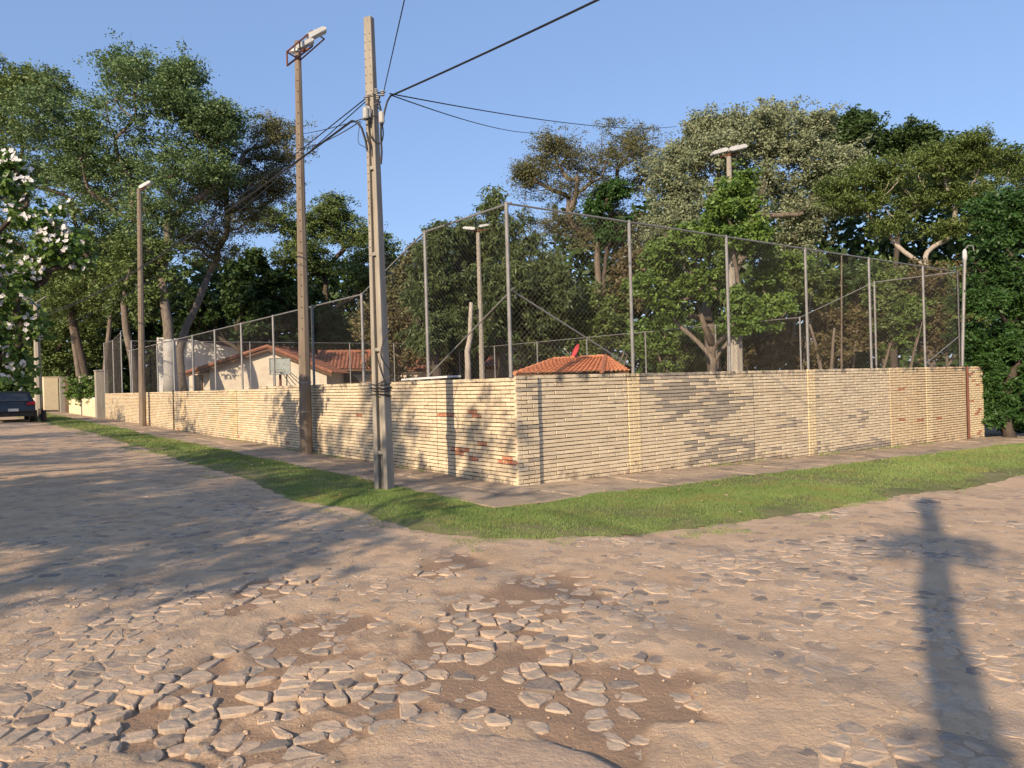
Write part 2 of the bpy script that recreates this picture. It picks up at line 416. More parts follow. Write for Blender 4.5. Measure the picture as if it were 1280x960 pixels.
# where the road ends and the grass verge starts, read off at the kerb-less edge
edge_px = [(60, 530), (120, 545), (200, 570), (320, 612), (390, 634), (450, 650), (500, 662), (560, 672), (630, 676), (700, 675), (800, 671), (870, 663), (1000, 645), (1090, 630), (1160, 618), (1279, 598)]
EDGE = [tuple(gpt(*p)[:2]) for p in edge_px]
_a = Vector(EDGE[0]) ; _b = Vector(EDGE[-1])
EDGE = [(_a.x + DL.x * 30, _a.y + DL.y * 30)] + EDGE + [(_b.x + DR.x * 22, _b.y + DR.y * 22)]
SW = 1.45
inner = [wr(45, SW - .12), wr(-SW + .4, SW - .12), wl(-SW + .4, SW - .1), wl(62, SW - .12)]
VERGE = EDGE + [(p.x, p.y) for p in inner]
soil_px = [(300, 860, .32), (400, 800, .38), (620, 765, .50), (700, 738, .45), (545, 815, .35), (810, 868, .32), (745, 905, .28), (650, 850, .40), (480, 865, .3), (350, 930, .25), (560, 705, .35), (250, 905, .2), (330, 740, .3), (900, 640, .3)]
SOIL = [(gpt(a, b).x, gpt(a, b).y, r) for a, b, r in soil_px]
def soil(x, y):
    wx = x + (fbm(x, y, 3, 3, 5) - .5) * .7; wy = y + (fbm(x, y, 3, 3, 8) - .5) * .7
    m = np.zeros(np.shape(x))
    for cx, cy, r in SOIL:
        m = np.maximum(m, np.clip(1.35 - np.hypot(wx - cx, (wy - cy) * .75) / (r * .8), 0, .35) / .35)
    return m
def rel(x, y):
    """undulation shared by the sand and the stones"""
    return (fbm(x, y, .45, 3, 11) - .5) * .10 - soil(x, y) * .012
def sand_z(x, y):
    s = soil(x, y)
    far = np.clip((np.hypot(x, y) - 9) / 5, 0, 1)
    return gz(x, y) + rel(x, y) - .001 + (fbm(x, y, 1.1, 3, 21) - .5) * .030 + (fbm(x, y, 9, 4, 31) - .5) * .020 - s * .010 + far * .012 + (fbm(x, y, 60, 2, 37) - .5) * .004
rr = np.geomspace(1.7, 75, 430)
aa = np.radians(np.linspace(-64, 64, 460))
AA, RR = np.meshgrid(aa, rr)
X = RR * np.sin(AA); Y = RR * np.cos(AA)
keepx = (X[:-1, :-1] * 0 + 1).astype(bool)
ROAD_POLY = EDGE + [(EDGE[-1][0] + 20, EDGE[-1][1] - 70), (-90, -60), (-90, 60)]
cm = pip(X, Y, VERGE)
wallside = ((X - CORNER.x) * NL.x + (Y - CORNER.y) * NL.y < 1.2) & ((X - CORNER.x) * NR.x + (Y - CORNER.y) * NR.y < 1.2)
Z = sand_z(X, Y) - np.where(cm & (pdist(X, Y, EDGE) > .25), .03, 0)
keep = ~wallside[:-1, :-1]
road = grid_mesh('road', X, Y, Z, M['sand'], {'soil': soil(X, Y)}, keep=keep)
tag(road, kind='structure')

# ---- stones of the road: irregular cells, each a stone sunk in the sand
def clip(poly, mx, my, nx, ny):
    out = []
    n = len(poly)
    for i in range(n):
        ax, ay = poly[i]; bx, by = poly[(i + 1) % n]
        da = (ax - mx) * nx + (ay - my) * ny; db = (bx - mx) * nx + (by - my) * ny
        if da <= 0: out.append((ax, ay))
        if (da < 0 < db) or (db < 0 < da):
            t = da / (da - db); out.append((ax + (bx - ax) * t, ay + (by - ay) * t))
    return out
def stones():
    S = 0.118
    seeds = {}
    ni = int(14 / S)
    for i in range(-ni, ni + 1):
        for j in range(4, int(13.5 / S)):
            x = (i + rng.random() * .95) * S * 1.18; y = (j + rng.random() * .95) * S * .86
            if rng.random() < .13: continue
            if math.hypot(x, y) > 13.5 or abs(x) > y * .80 + 1.2: continue
            seeds[(i, j)] = (x, y)
    out = []
    for (i, j), (x, y) in seeds.items():
        poly = [(x - .3, y - .3), (x + .3, y - .3), (x + .3, y + .3), (x - .3, y + .3)]
        for di in (-2, -1, 0, 1, 2):
            for dj in (-2, -1, 0, 1, 2):
                q = seeds.get((i + di, j + dj))
                if q is None or (di == 0 and dj == 0): continue
                nx, ny = q[0] - x, q[1] - y
                poly = clip(poly, (x + q[0]) / 2, (y + q[1]) / 2, nx, ny)
                if len(poly) < 3: break
        if len(poly) >= 3: out.append((x, y, poly))
    return out
ST = [s for s in stones()]
sx = np.array([s[0] for s in ST]); sy = np.array([s[1] for s in ST])
inv = pip(sx, sy, VERGE) & (pdist(sx, sy, EDGE) > .05)
blocked = inv
base_z = gz(sx, sy) + rel(sx, sy)
fine = fbm(sx, sy, 2.0, 3, 29)
so = soil(sx, sy)
MH = gpt(585, 1022)                                  # manhole centre
ok = ~blocked & (np.hypot(sx - MH.x, sy - MH.y) > .69) & ~(((sx) * NL.x + (sy - 11.27) * NL.y < 1.3) & ((sx) * NR.x + (sy - 11.27) * NR.y < 1.3))
ok &= ~((so > .5) & (rng.random(len(ST)) < .32))
order = sorted([i for i in range(len(ST)) if ok[i]], key=lambda i: math.hypot(sx[i], sy[i]) + (2.5 if abs(sx[i]) > .70 * sy[i] else 0))
def stone_geo(i):
    x, y, poly = ST[i]
    cx = sum(p[0] for p in poly) / len(poly); cy = sum(p[1] for p in poly) / len(poly)
    pts = []
    n = len(poly)
    for k in range(n):
        a = poly[k]; b = poly[(k + 1) % n]
        for t in (.22, .78): pts.append((a[0] + (b[0] - a[0]) * t, a[1] + (b[1] - a[1]) * t))
    pts = [(cx + (px - cx) * random.uniform(.86, .995), cy + (py - cy) * random.uniform(.86, .995)) for px, py in pts]
    gap = random.uniform(.95, 1.0)
    pts = [(cx + (px - cx) * gap, cy + (py - cy) * gap) for px, py in pts]
    s = so[i]
    bz = float(base_z[i]) + random.uniform(-.0065, .0025) + (fine[i] - .5) * .018 + s * random.uniform(-.007, .0045)
    tx, ty = random.uniform(-.035, .035), random.uniform(-.035, .035)
    def h(px, py): return bz + (px - cx) * tx + (py - cy) * ty
    n = len(pts); vs = []
    for px, py in pts: vs.append((px + .0, py, h(px, py) - .07))
    for px, py in pts: vs.append((px, py, h(px, py) - .0075 + random.uniform(-.003, .003)))
    for px, py in pts:
        q = random.uniform(.80, .92); ax, ay = cx + (px - cx) * q, cy + (py - cy) * q
        vs.append((ax, ay, h(ax, ay) + random.uniform(-.0025, .0015)))
    for px, py in pts[::2]:
        q = random.uniform(.40, .55); ax, ay = cx + (px - cx) * q, cy + (py - cy) * q
        vs.append((ax, ay, h(ax, ay) + random.uniform(-.002, .0025)))
    m = n // 2
    fs = []
    for r_ in range(2):
        for k in range(n):
            k2 = (k + 1) % n; fs.append((r_ * n + k, r_ * n + k2, (r_ + 1) * n + k2, (r_ + 1) * n + k))
    for k in range(m):
        a = 2 * n + 2 * k; b = 2 * n + (2 * k + 1) % n; c = 2 * n + (2 * k + 2) % n; d = 3 * n + k; e = 3 * n + (k + 1) % m
        fs.append((a, b, d)); fs.append((b, e, d)); fs.append((b, c, e))
    fs.append(tuple(3 * n + k for k in range(m)))
    return vs, fs
rest = MB(); cnt = 0
for i in order:
    vs, fs = stone_geo(i)
    dk = 1 if random.random() < .24 - .12 * so[i] else 0
    if cnt < 300:
        b = MB(); b.add(vs, fs, 0, 0.0); b.build('paving_stone', M['dark_stone'] if dk else M['stone'], road); cnt += 1
    else:
        rest.add(vs, fs, dk, random.random())
tag(rest.build('paving_stones', [M['stone'], M['dark_stone']], road), kind='stuff')
# crumbs of gravel on the road
g = []; gt = []
N = 5200
u = rng.random(N); rr_ = 2.2 + 9 * u ** 1.3; ang = np.radians(rng.uniform(-40, 40, N))
qx = rr_ * np.sin(ang); qy = rr_ * np.cos(ang)
msk = ~pip(qx, qy, VERGE); qx = qx[msk]; qy = qy[msk]
qz = sand_z(qx, qy)
sz = rng.uniform(.002, .006, len(qx)) * (1 + rng.random(len(qx)) ** 8 * 2)
gb = MB()
OCT = [(1, 0, 0), (0, 1, 0), (-1, 0, 0), (0, -1, 0), (0, 0, .7), (0, 0, -.7)]
OF = [(0, 1, 4), (1, 2, 4), (2, 3, 4), (3, 0, 4), (1, 0, 5), (2, 1, 5), (3, 2, 5), (0, 3, 5)]
for x, y, z, s in zip(qx, qy, qz, sz):
    w = random.random() * 6.3; c, d = math.cos(w), math.sin(w)
    e = random.uniform(.6, 1.4)
    gb.add([(x + s * (a * c * e - b * d), y + s * (a * d * e + b * c), z + s * .5 + s * k) for a, b, k in OCT], OF, 0, random.random())
tag(gb.build('gravel', M['stone'], road), kind='stuff')

# ---- grass verge
bx = np.arange(-34, 27, .11); by = np.arange(5, 52, .11)
VX, VY = np.meshgrid(bx, by)
inside = pip(VX, VY, VERGE)
de = pdist(VX, VY, EDGE)
VZ = gz(VX, VY) + rel(VX, VY) * .5 - .018 + np.clip(de / .2, 0, 1) * .022 + np.clip(de / .5, 0, 1) * .028 + (fbm(VX, VY, 3, 3, 44) - .5) * .02
keepv = inside[:-1, :-1] & inside[1:, 1:] & inside[:-1, 1:] & inside[1:, :-1]
verge = grid_mesh('grass_verge', VX, VY, VZ, M['verge_soil'], keep=keepv)
tag(verge, kind='structure')
def blades(N, xs, ys, zs, hgt, wid, toneb):
    a = rng.uniform(0, 2 * np.pi, N); lean = rng.uniform(.15, .95, N)
    b = rng.uniform(0, 2 * np.pi, N)
    wx = np.cos(a) * wid / 2; wy = np.sin(a) * wid / 2
    V = np.zeros((N, 3, 3))
    V[:, 0] = np.stack([xs - wx, ys - wy, zs], -1)
    V[:, 1] = np.stack([xs + wx, ys + wy, zs], -1)
    V[:, 2] = np.stack([xs + np.cos(b) * hgt * lean, ys + np.sin(b) * hgt * lean, zs + hgt], -1)
    return V
NB = 620000
px_ = []
def samp(n):
    # along-strip sampling, denser near the camera
    u = rng.random(n)
    t = np.where(rng.random(n) < .60, -(u ** 1.7) * 46, (u ** 1.3) * 26)
    off = rng.uniform(1.15, 5.6, n)
    x = np.where(t < 0, wl(0).x + DL.x * -t + NL.x * off, wr(0).x + DR.x * t + NR.x * off)
    y = np.where(t < 0, wl(0).y + DL.y * -t + NL.y * off, wr(0).y + DR.y * t + NR.y * off)
    k = rng.random(n) < .10
    cx = rng.uniform(-3.2, 4.5, n); cy = rng.uniform(6.5, 10.8, n)
    return np.where(k, cx, x), np.where(k, cy, y)
xs, ys = samp(NB)
# the corner wedge between both strips
cx = rng.uniform(-4, 5, 330000); cy = rng.uniform(6.3, 11, 330000)
xs = np.concatenate([xs, cx]); ys = np.concatenate([ys, cy])
ins = pip(xs, ys, VERGE); d = pdist(xs, ys, EDGE)
pr = np.where(ins, np.clip(-.05 + d / .7 + (fbm(xs, ys, 1.6, 4, 61) - .5) * 3.0, 0, 1), np.clip(.26 - d / .9 + (fbm(xs, ys, 2.2, 3, 66) - .58) * 1.6, 0, .3))
pr *= np.clip(.45 + (fbm(xs, ys, 1.1, 4, 71) - .32) * 3.2, .2, 1)
k = rng.random(len(xs)) < pr
dlw = (xs * NL.x + (ys - 11.27) * NL.y); drw = (xs * NR.x + (ys - 11.27) * NR.y)
edge_n = SW + (fbm(xs, ys, 2.5, 3, 77) - .55) * .5
k &= ~((dlw < edge_n) & (drw < edge_n))
xs, ys = xs[k], ys[k]
d = d[k]
dc = np.hypot(xs, ys)
sc = np.maximum(1, dc / 10)
hn = rng.uniform(.012, .034, len(xs)) * sc ** .5 * np.clip(.5 + d, .5, 1.15)
zz = gz(xs, ys) + rel(xs, ys) * .5 + np.where(pip(xs, ys, VERGE), .004 + np.clip(d / .5, 0, 1) * .028, 0) + (fbm(xs, ys, 3, 3, 44) - .5) * .02 - .004
zz = np.where(pip(xs, ys, VERGE), zz, sand_z(xs, ys))
tn = np.clip(fbm(xs, ys, .8, 4, 81) * 1.2 - .1 + rng.normal(0, .16, len(xs)), 0.01, .99)
V = blades(len(xs), xs, ys, zz, hn, .0075 * sc, tn)
tag(quads('grass', V, M['grass'], None, tn, nv=3), kind='stuff')

# fallen leaves on grass and pavement
N = 520
t = rng.uniform(-20, 15, N); off = rng.uniform(.2, 4.4, N) * rng.random(N) ** .3
off = np.where(rng.random(N) < .25, rng.uniform(4, 8, N), off)
lx = np.where(t < 0, DL.x * -t + NL.x * off, DR.x * t + NR.x * off); ly = 11.27 + np.where(t < 0, DL.y * -t + NL.y * off, DR.y * t + NR.y * off)
lz = np.where(pip(lx, ly, EDGE + [(60, 60)]), gz(lx, ly) + .062, sand_z(lx, ly) + .004)
a = rng.uniform(0, 6.28, N); L = rng.uniform(.012, .05, N)
V = np.zeros((N, 4, 3))
for j, (f1, f2) in enumerate([(1, 0), (0, .45), (-1, 0), (0, -.45)]):
    V[:, j, 0] = lx + L * (f1 * np.cos(a) - f2 * np.sin(a)); V[:, j, 1] = ly + L * (f1 * np.sin(a) + f2 * np.cos(a)); V[:, j, 2] = lz + rng.uniform(0, .02, N)
tag(quads('leaf_litter', V, M['deadleaf'], None, rng.random(N)), kind='stuff')

# ---- pavement: concrete slabs along both walls
pv = MB()
def strip_poly(p0, p1, off0, off1, dirv, nrm, z):
    return [CORNER + dirv * p0 + nrm * off0 + Vector((0, 0, z)), CORNER + dirv * p1 + nrm * off0 + Vector((0, 0, z)), CORNER + dirv * p1 + nrm * off1 + Vector((0, 0, z)), CORNER + dirv * p0 + nrm * off1 + Vector((0, 0, z))]
def gz3(p): return Vector((p.x, p.y, float(gz(p.x, p.y))))
for dirv, nrm, a0, a1 in ((DL, NL, -SW - .03, 62), (DR, NR, 0.02, 42)):
    t = a0
    while t < a1:
        q = [gz3(p) + Vector((0, 0, .012)) for p in strip_poly(t, min(t + 2, a1), -.3, SW + .04, dirv, nrm, 0)]
        pv.prism(q, (0, 0, -.1)); t += 2
pave = pv.build('pavement', M['mortar']); tag(pave, kind='structure')
for dirv, nrm, a0, a1 in ((DL, NL, -SW, 50), (DR, NR, 0.03, 24)):
    t = a0
    while t < a1:
        w = random.uniform(.85, 1.25)
        offs = [-.02, random.uniform(.62, .82), SW]
        for o0, o1 in zip(offs[:-1], offs[1:]):
            dz = random.uniform(.028, .044)
            g1, g2 = random.uniform(.006, .02), random.uniform(.006, .02)
            c = strip_poly(t + g1, t + w - g2, o0 + g1, o1 - g2, dirv, nrm, 0)
            c = [gz3(p) + Vector((random.uniform(-.01, .01), random.uniform(-.01, .01), dz + random.uniform(-.006, .006))) for p in c]
            cc = sum(c, Vector()) / 4
            b = MB(); ins_ = [cc + (p - cc) * .975 + Vector((0, 0, .0)) for p in c]
            low = [p - Vector((0, 0, .012)) for p in c]; bot = [p - Vector((0, 0, .06)) for p in c]
            if ((c[1] - c[0]).cross(c[2] - c[0])).z < 0:
                ins_.reverse(); low.reverse(); bot.reverse()
            b.add(ins_ + low + bot, [(0, 1, 2, 3)] + [(4 + k, 4 + (k + 1) % 4, (k + 1) % 4, k) for k in range(4)] + [(8 + k, 8 + (k + 1) % 4, 4 + (k + 1) % 4, 4 + k) for k in range(4)])
            b.build('paving_slab', M['slab'], pave)
        t += w
# court floor inside the walls
cf = MB(); cf.prism([gz3(p) + Vector((0, 0, .03)) for p in (wl(0.3) + DR * .3, wl(28) + DR * .3, wl(28) + DR * 15.2, wl(0.3) + DR * 15.2)], (0, 0, -.08))
tag(cf.build('court_floor', M['court']), kind='structure')

# manhole at the very foot of the picture
mz = float(sand_z(np.array([MH.x]), np.array([MH.y]))[0]) + .012
mh = empty('manhole', (MH.x, MH.y, mz), 'low domed concrete manhole surround with dark iron cover at the front of the stone road', 'manhole')
b = MB(); n = 120; rings = [(.66, -.06), (.655, -.012), (.64, -.004), (.60, .002), (.54, .008), (.46, .012), (.38, .014), (.30, .016), (.24, .017), (.225, .008), (.225, -.03)]
vs = []; fs = []
for j, (r_, h) in enumerate(rings):
    for k_ in range(n):
        w = 2 * math.pi * k_ / n; rr2 = r_ * (1 + .02 * math.sin(3 * w + j) * (r_ > .6)) + random.uniform(-.003, .003)
        vs.append((MH.x + rr2 * math.cos(w), MH.y + rr2 * math.sin(w), mz + h + (float(fbm(MH.x + rr2 * math.cos(w), MH.y + rr2 * math.sin(w), 9, 3, 301)) - .5) * .022 * (r_ > .3)))
for j in range(len(rings) - 1):
    for k_ in range(n): fs.append((j * n + k_, j * n + (k_ + 1) % n, (j + 1) * n + (k_ + 1) % n, (j + 1) * n + k_))
b.add(vs, fs); b.build('concrete_ring', M['manhole'], mh, smooth=True)
b = MB(); b.tube([(MH.x, MH.y, mz + .0), (MH.x, MH.y, mz + .017), (MH.x, MH.y, mz + .020)], [.215, .215, .205], 40)
for i_ in range(-4, 5):
    for j_ in range(-4, 5):
        if math.hypot(i_, j_) < 3.5: b.box((MH.x + i_ * .05, MH.y + j_ * .05, mz + .022), (.03, .018, .006))
b.build('iron_cover', M['iron'], mh)

# ================================================================== BRICK WALLS
PITCH_Z = 0.0635; BH = 0.0505; BL = 0.262; VJ = 0.013
def brick_mesh(seed, L, name='brick'):
    rs = random.Random(seed); hx, hz, d = L / 2, BH / 2, .028; c = .0035
    rings = [(-d, c), (-d + c, 0), (d - c, 0), (d, c)]
    vs = []
    for y, i_ in rings:
        for sx_, sz_ in ((-1, -1), (1, -1), (1, 1), (-1, 1)):
            vs.append((sx_ * (hx - i_) + rs.uniform(-.0025, .0025), y, sz_ * (hz - i_) + rs.uniform(-.003, .003)))
    fs = [(3, 2, 1, 0)]
    for j in range(3):
        for k_ in range(4): fs.append((j * 4 + k_, j * 4 + (k_ + 1) % 4, (j + 1) * 4 + (k_ + 1) % 4, (j + 1) * 4 + k_))
    fs.append((12, 13, 14, 15))
    return vs, fs
BV = [brick_mesh(s, BL - VJ) for s in range(6)]
bmesh_cache = {}
def brick_data(var, mi, L):
    key = (var, mi, round(L, 2))
    if key not in bmesh_cache:
        vs, fs = brick_mesh(var, L)
        me = bpy.data.meshes.new('brick'); me.from_pydata(vs, [], fs); me.materials.append(BM[mi])
        a_ = me.attributes.new('tone', 'FLOAT', 'POINT')
        bmesh_cache[key] = me
    return bmesh_cache[key]
BM = [M['brick'], M['brick_yellow'], M['brick_ochre'], M['brick_red'], M['brick_grey']]
def lay(root, dirv, nrm, segs, top, style, limit=300, L0=BL):
    """segs: (t0, t1) stretches; style(t, z) -> (material index, proud)"""
    items = []
    for t0, t1 in segs:
        c = 0
        while True:
            z = top((t0 + t1) / 2) - .012 - BH / 2 - c * PITCH_Z
            zlow = min(float(gz(*(CORNER + dirv * t0)[:2])), float(gz(*(CORNER + dirv * t1)[:2])))
            if z < zlow - .06: break
            t = t0; first = True
            zj = z
            LB = L0 if t1 - t0 > .5 else BL * .85
            while t < t1 - .03:
                L = LB * random.uniform(.96, 1.04)
                if first: L = LB * (.5 if c % 2 else 1.0); first = False
                if t + L > t1 - .05: L = t1 - t
                tc = t + L / 2
                p = CORNER + dirv * tc
                if z > float(gz(p.x, p.y)) - .04:
                    mi, pr_ = style(tc, z)
                    wob = (float(vnoise(tc * .7, z * 3, 91)) - .5) * .012
                    q = p + nrm * (pr_ - .028 + random.uniform(-.003, .003))
                    items.append((tc, q + Vector((0, 0, z + wob * .4 + random.uniform(-.0012, .0012))), L - VJ, mi, random.uniform(-.006, .006)))
                t += L
            c += 1
    items.sort(key=lambda i: i[0])
    ang = math.atan2(dirv.y, dirv.x)
    st = MB()
    for n_, (tc, q, L, mi, wob) in enumerate(items):
        if n_ < limit:
            o = bpy.data.objects.new('brick', brick_data(n_ % 6, mi, round(L / .02) * .02)); col.objects.link(o)
            o.parent = root; o.location = q - root.location; o.rotation_euler = (wob * .6, 0, ang + wob)
        else:
            vs, fs = BV[n_ % 6]
            ca, sa = math.cos(ang), math.sin(ang); s_ = L / (BL - VJ)
            if tc > 13: vs = [(x, y, z) for x, y, z in vs[:4]] + [(x, y, z) for x, y, z in vs[12:]]; fs = [(3, 2, 1, 0), (0, 1, 5, 4), (1, 2, 6, 5), (2, 3, 7, 6), (3, 0, 4, 7), (4, 5, 6, 7)]
            st.add([(q.x + x * s_ * ca - y * sa, q.y + x * s_ * sa + y * ca, q.z + z) for x, y, z in vs], fs, mi, random.random())
    tag(st.build('bricks', BM, root), kind='stuff')
def core(root, dirv, nrm, t0, t1, ztop, th=.2, rec=.026, name='wall_core'):
    b = MB(); n_ = max(1, int((t1 - t0) / 2))
    for k_ in range(n_):
        a_, c_ = t0 + (t1 - t0) * k_ / n_, t0 + (t1 - t0) * (k_ + 1) / n_
        zb = min(float(gz(*(CORNER + dirv * a_)[:2])), float(gz(*(CORNER + dirv * c_)[:2]))) - .2
        o = CORNER - nrm * rec
        q = [o + dirv * a_, o + dirv * c_, o + dirv * c_ - nrm * th, o + dirv * a_ - nrm * th]
        b.prism([Vector((p.x, p.y, zb)) for p in q], (0, 0, ztop - zb))
    return b.build(name, M['mortar'], root)
LT = lambda t: 1.682 if t < tl(323) else 1.622
RT = lambda t: 1.710 if t < 13.9 else 1.705
TEND = tl(131)
wall_l = empty('brick_wall', wl(6), 'long cream painted brick wall running from the corner away along the left street, dappled with tree shade', 'wall')
red_px = [(553, 519), (557, 519), (593, 515), (595, 520), (599, 557), (603, 557), (568, 564), (574, 564), (585, 571), (587, 573), (627, 580), (633, 580), (634, 574), (445, 519)]
redl = []
for a, b_ in red_px:
    t = tl(a); dp = (CORNER + DL * t).y; redl.append((t, 1.6 + (478 - .028 * (a - 640) - b_) * dp / F))
def style_l(t, z):
    for a, b_ in redl:
        if abs(t - a) < .11 and abs(z - b_) < .032: return 3, 0
    if abs(t - tl(291)) < .35 or abs(t - tl(228)) < .33: return (1 if random.random() < .6 else 2), .012
    n1 = float(fbm(t, z, .5, 3, 131))
    if z < .32 and random.random() < .012: return 3, 0
    if random.random() < .001: return 3, 0
    return (2 if (t > tl(323) and random.random() < .25) else 0), 0
lay(wall_l, DL, NL, [(-.082, tl(545)), (tl(545) + .012, tl(323)), (tl(323) + .01, tl(291) - .35), (tl(291) - .34, tl(291) + .35), (tl(291) + .36, tl(228) - .33), (tl(228) - .32, tl(217)), (tl(217) + .07, TEND)], LT, style_l)
core(wall_l, DL, NL, -.06, tl(323), 1.675); core(wall_l, DL, NL, tl(323), TEND, 1.615)
def dim_r(t): return t
wall_r = empty('brick_wall', wr(6), 'cream painted brick wall running right from the corner, grey mildewed bricks and yellow pilasters', 'wall')
TR_END = tr_(1207)
pil = [tr_(790.5), tr_(1014), tr_(1161)]
def style_r(t, z):
    if t < .44: return (4 if random.random() < .03 else 0), .085
    for p in pil:
        if abs(t - p) < .15: return 1, (.036 if t < tr_(940) else .012)
    if t > tr_(1112): return (3 if random.random() < .012 else 2), .0
    pr0 = .026 if t < tr_(940) else 0
    n1 = float(fbm(t * 1.0, z * 1.5, 1.1, 4, 141)); lim = .60
    if tr_(800) < t < tr_(940): lim = .50 - .05 * (z > 1.0)
    if t > tr_(940) : lim = .66
    if tr_(1040) < t < tr_(1110) and z < -.05 and random.random() < .8: return 4, 0
    if n1 > lim and random.random() < .62: return 4, pr0
    if random.random() < .0015: return 3, pr0
    return 0, pr0
cuts = [(.0, .44), (.445, pil[0] - .15), (pil[0] - .149, pil[0] + .149), (pil[0] + .15, tr_(940)), (tr_(940) + .035, pil[1] - .15), (pil[1] - .149, pil[1] + .149), (pil[1] + .15, tr_(1112)), (tr_(1112) + .02, pil[2] - .16), (pil[2] - .159, pil[2] + .159), (pil[2] + .16, TR_END)]
lay(wall_r, DR, NR, cuts, RT, style_r, L0=.38)
core(wall_r, DR, NR, .2, TR_END, 1.70)
core(wall_r, DR, NR, .012, .43, 1.675, th=.1, rec=-.068, name='pier_core')
# back faces of the walls, plain render, and the broken end pier
wall_p = empty('brick_pier', wr(TR_END + .5), 'short yellow brick pier with broken stepped top at the right end of the wall', 'wall')
te = tr_(1229)
def style_p(t, z):
    return (3 if random.random() < .06 else (4 if z > 1.35 and random.random() < .4 else 1)), .0
b = MB(); 
lay(wall_p, DR, NR, [(TR_END + .14, te)], lambda t: 1.70, style_p)
core(wall_p, DR, NR, TR_END + .14, te - .02, 1.66)
# loose white board lying on the wall top
p0 = wl(tl(500), -.08, 1.715); p1 = wl(tl(563), -.10, 1.735)
b = MB(); dv = (p1 - p0)
b.prism([p0 + NL * .05 + Vector((0, 0, -.022)), p1 + NL * .05 + Vector((0, 0, -.022)), p1 - NL * .12 + Vector((0, 0, -.022)), p0 - NL * .12 + Vector((0, 0, -.022))], (0, 0, .034))
o = b.build('white_board', M['white'], None, origin=p0); tag(o, 'thin white board lying flat along the top of the left wall near the corner', 'board')
# dark rain pipe at the left wall joint and at the far left end
for px, lab in ((217, 'thin dark rain pipe down the joint in the left wall'),):
    b = MB(); t = tl(px) + .035; zb = float(gz(*wl(t)[:2]))
    b.tube([wl(t, .01, zb + .05), wl(t, .01, 1.66)], .03, 8)
    o = b.build('rain_pipe', M['mortar'], None, origin=wl(t, 0, zb)); tag(o, lab, 'pipe')
for t, px in ((TR_END + .07, 1207),):
    b = MB(); zb = float(gz(*wr(t)[:2]))
    b.tube([wr(t, .02, zb + .04), wr(t, .02, 1.70)], .032, 8)
    o = b.build('rusty_pipe', M['rust'], None, origin=wr(t, 0, zb)); tag(o, 'rusty brown pipe standing between the wall end and the broken yellow pier', 'pipe')
# weeds along the foot of the walls
N = 2600
t = np.where(rng.random(N) < .55, -rng.random(N) ** 1.3 * 14, rng.random(N) * 15)
cl = fbm(t, t * 0, 1.3, 3, 151) > .52
t = t[cl]; N = len(t); off = rng.uniform(.06, .14, N) + .05 * rng.random(N)
off = np.where((t > 0) & (t < .5), off + .06, off)
lx = np.where(t < 0, DL.x * -t + NL.x * off, DR.x * t + NR.x * off); ly = 11.27 + np.where(t < 0, DL.y * -t + NL.y * off, DR.y * t + NR.y * off)
V = blades(N, lx, ly, gz(lx, ly) + .03, rng.uniform(.02, .085, N), .014, None)
tag(quads('weeds', V, M['grass'], None, rng.random(N), nv=3), kind='stuff')

# ================================================================== CHAIN LINK FENCES
HT, HLOW = 4.34, 3.50
def mesh_panel(root, a, b, za0, zb0, za1, zb1, sp=.075, r=.0016):
    """diagonal wires between the posts at a and b (bottoms z?0, tops z?1)"""
    m = MB(); d = Vector((b.x - a.x, b.y - a.y, 0)); L = d.length; d.normalize()
    nrm = Vector((-d.y, d.x, 0))
    def lo(s): return za0 + (zb0 - za0) * s / L
    def hi(s): return za1 + (zb1 - za1) * s / L
    H = max(za1, zb1) - min(za0, zb0); z0 = min(za0, zb0)
    st = sp * 1.25
    for sg in (1, -1):
        n0 = int(-H / st) - 1; n1 = int((L + H) / st) + 1
        for k in range(n0, n1):
            s0 = k * st
            # line s = s0 + sg*(z - z0)*1.0 ; sample to clip
            best = None; zs = np.linspace(z0, z0 + H, 40); ss = s0 + (zs - z0) * (1.0 if sg > 0 else -1.0) + (0 if sg > 0 else 0)
            okk = (ss >= 0) & (ss <= L) & (zs >= lo(np.clip(ss, 0, L))) & (zs <= hi(np.clip(ss, 0, L)))
            w = np.nonzero(okk)[0]
            if len(w) < 2: continue
            i0, i1 = w[0], w[-1]
            o = nrm * (.0025 * sg)
            m.tube([Vector((a.x, a.y, 0)) + d * ss[i0] + o + Vector((0, 0, zs[i0])), Vector((a.x, a.y, 0)) + d * ss[i1] + o + Vector((0, 0, zs[i1]))], r, 3, cap=False)
    return m.build('chain_link_mesh', M['wire'], root)
def fence(label, pts, tops, bots, post_r=.030, braces=(), sp=.075, skip=(), rail_r=.016, wr_=.0015, group='chain link fences of the sports court'):
    root = empty('chain_link_fence', pts[0], label, 'fence', group)
    for i, (p, t, b) in enumerate(zip(pts, tops, bots)):
        if i in skip: continue
        m = MB(); m.tube([Vector((p.x, p.y, b - .02)), Vector((p.x, p.y, t))], post_r, 10)
        m.tube([Vector((p.x, p.y, t)), Vector((p.x, p.y, t + .03))], [post_r * 1.15, post_r * .5], 10)
        m.build('post', M['galv'], root, smooth=False)
    for i in range(len(pts) - 1):
        a, b = pts[i], pts[i + 1]
        m = MB(); m.tube([Vector((a.x, a.y, tops[i])), Vector((b.x, b.y, tops[i + 1]))], rail_r, 6)
        m.build('top_rail', M['galv'], root)
        mesh_panel(root, a, b, bots[i] + .02, bots[i + 1] + .02, tops[i] - .01, tops[i + 1] - .01, sp, wr_)
    for (p, q) in braces:
        m = MB(); m.tube([p, q], .014, 6); m.build('brace', M['galv'], root)
    return root
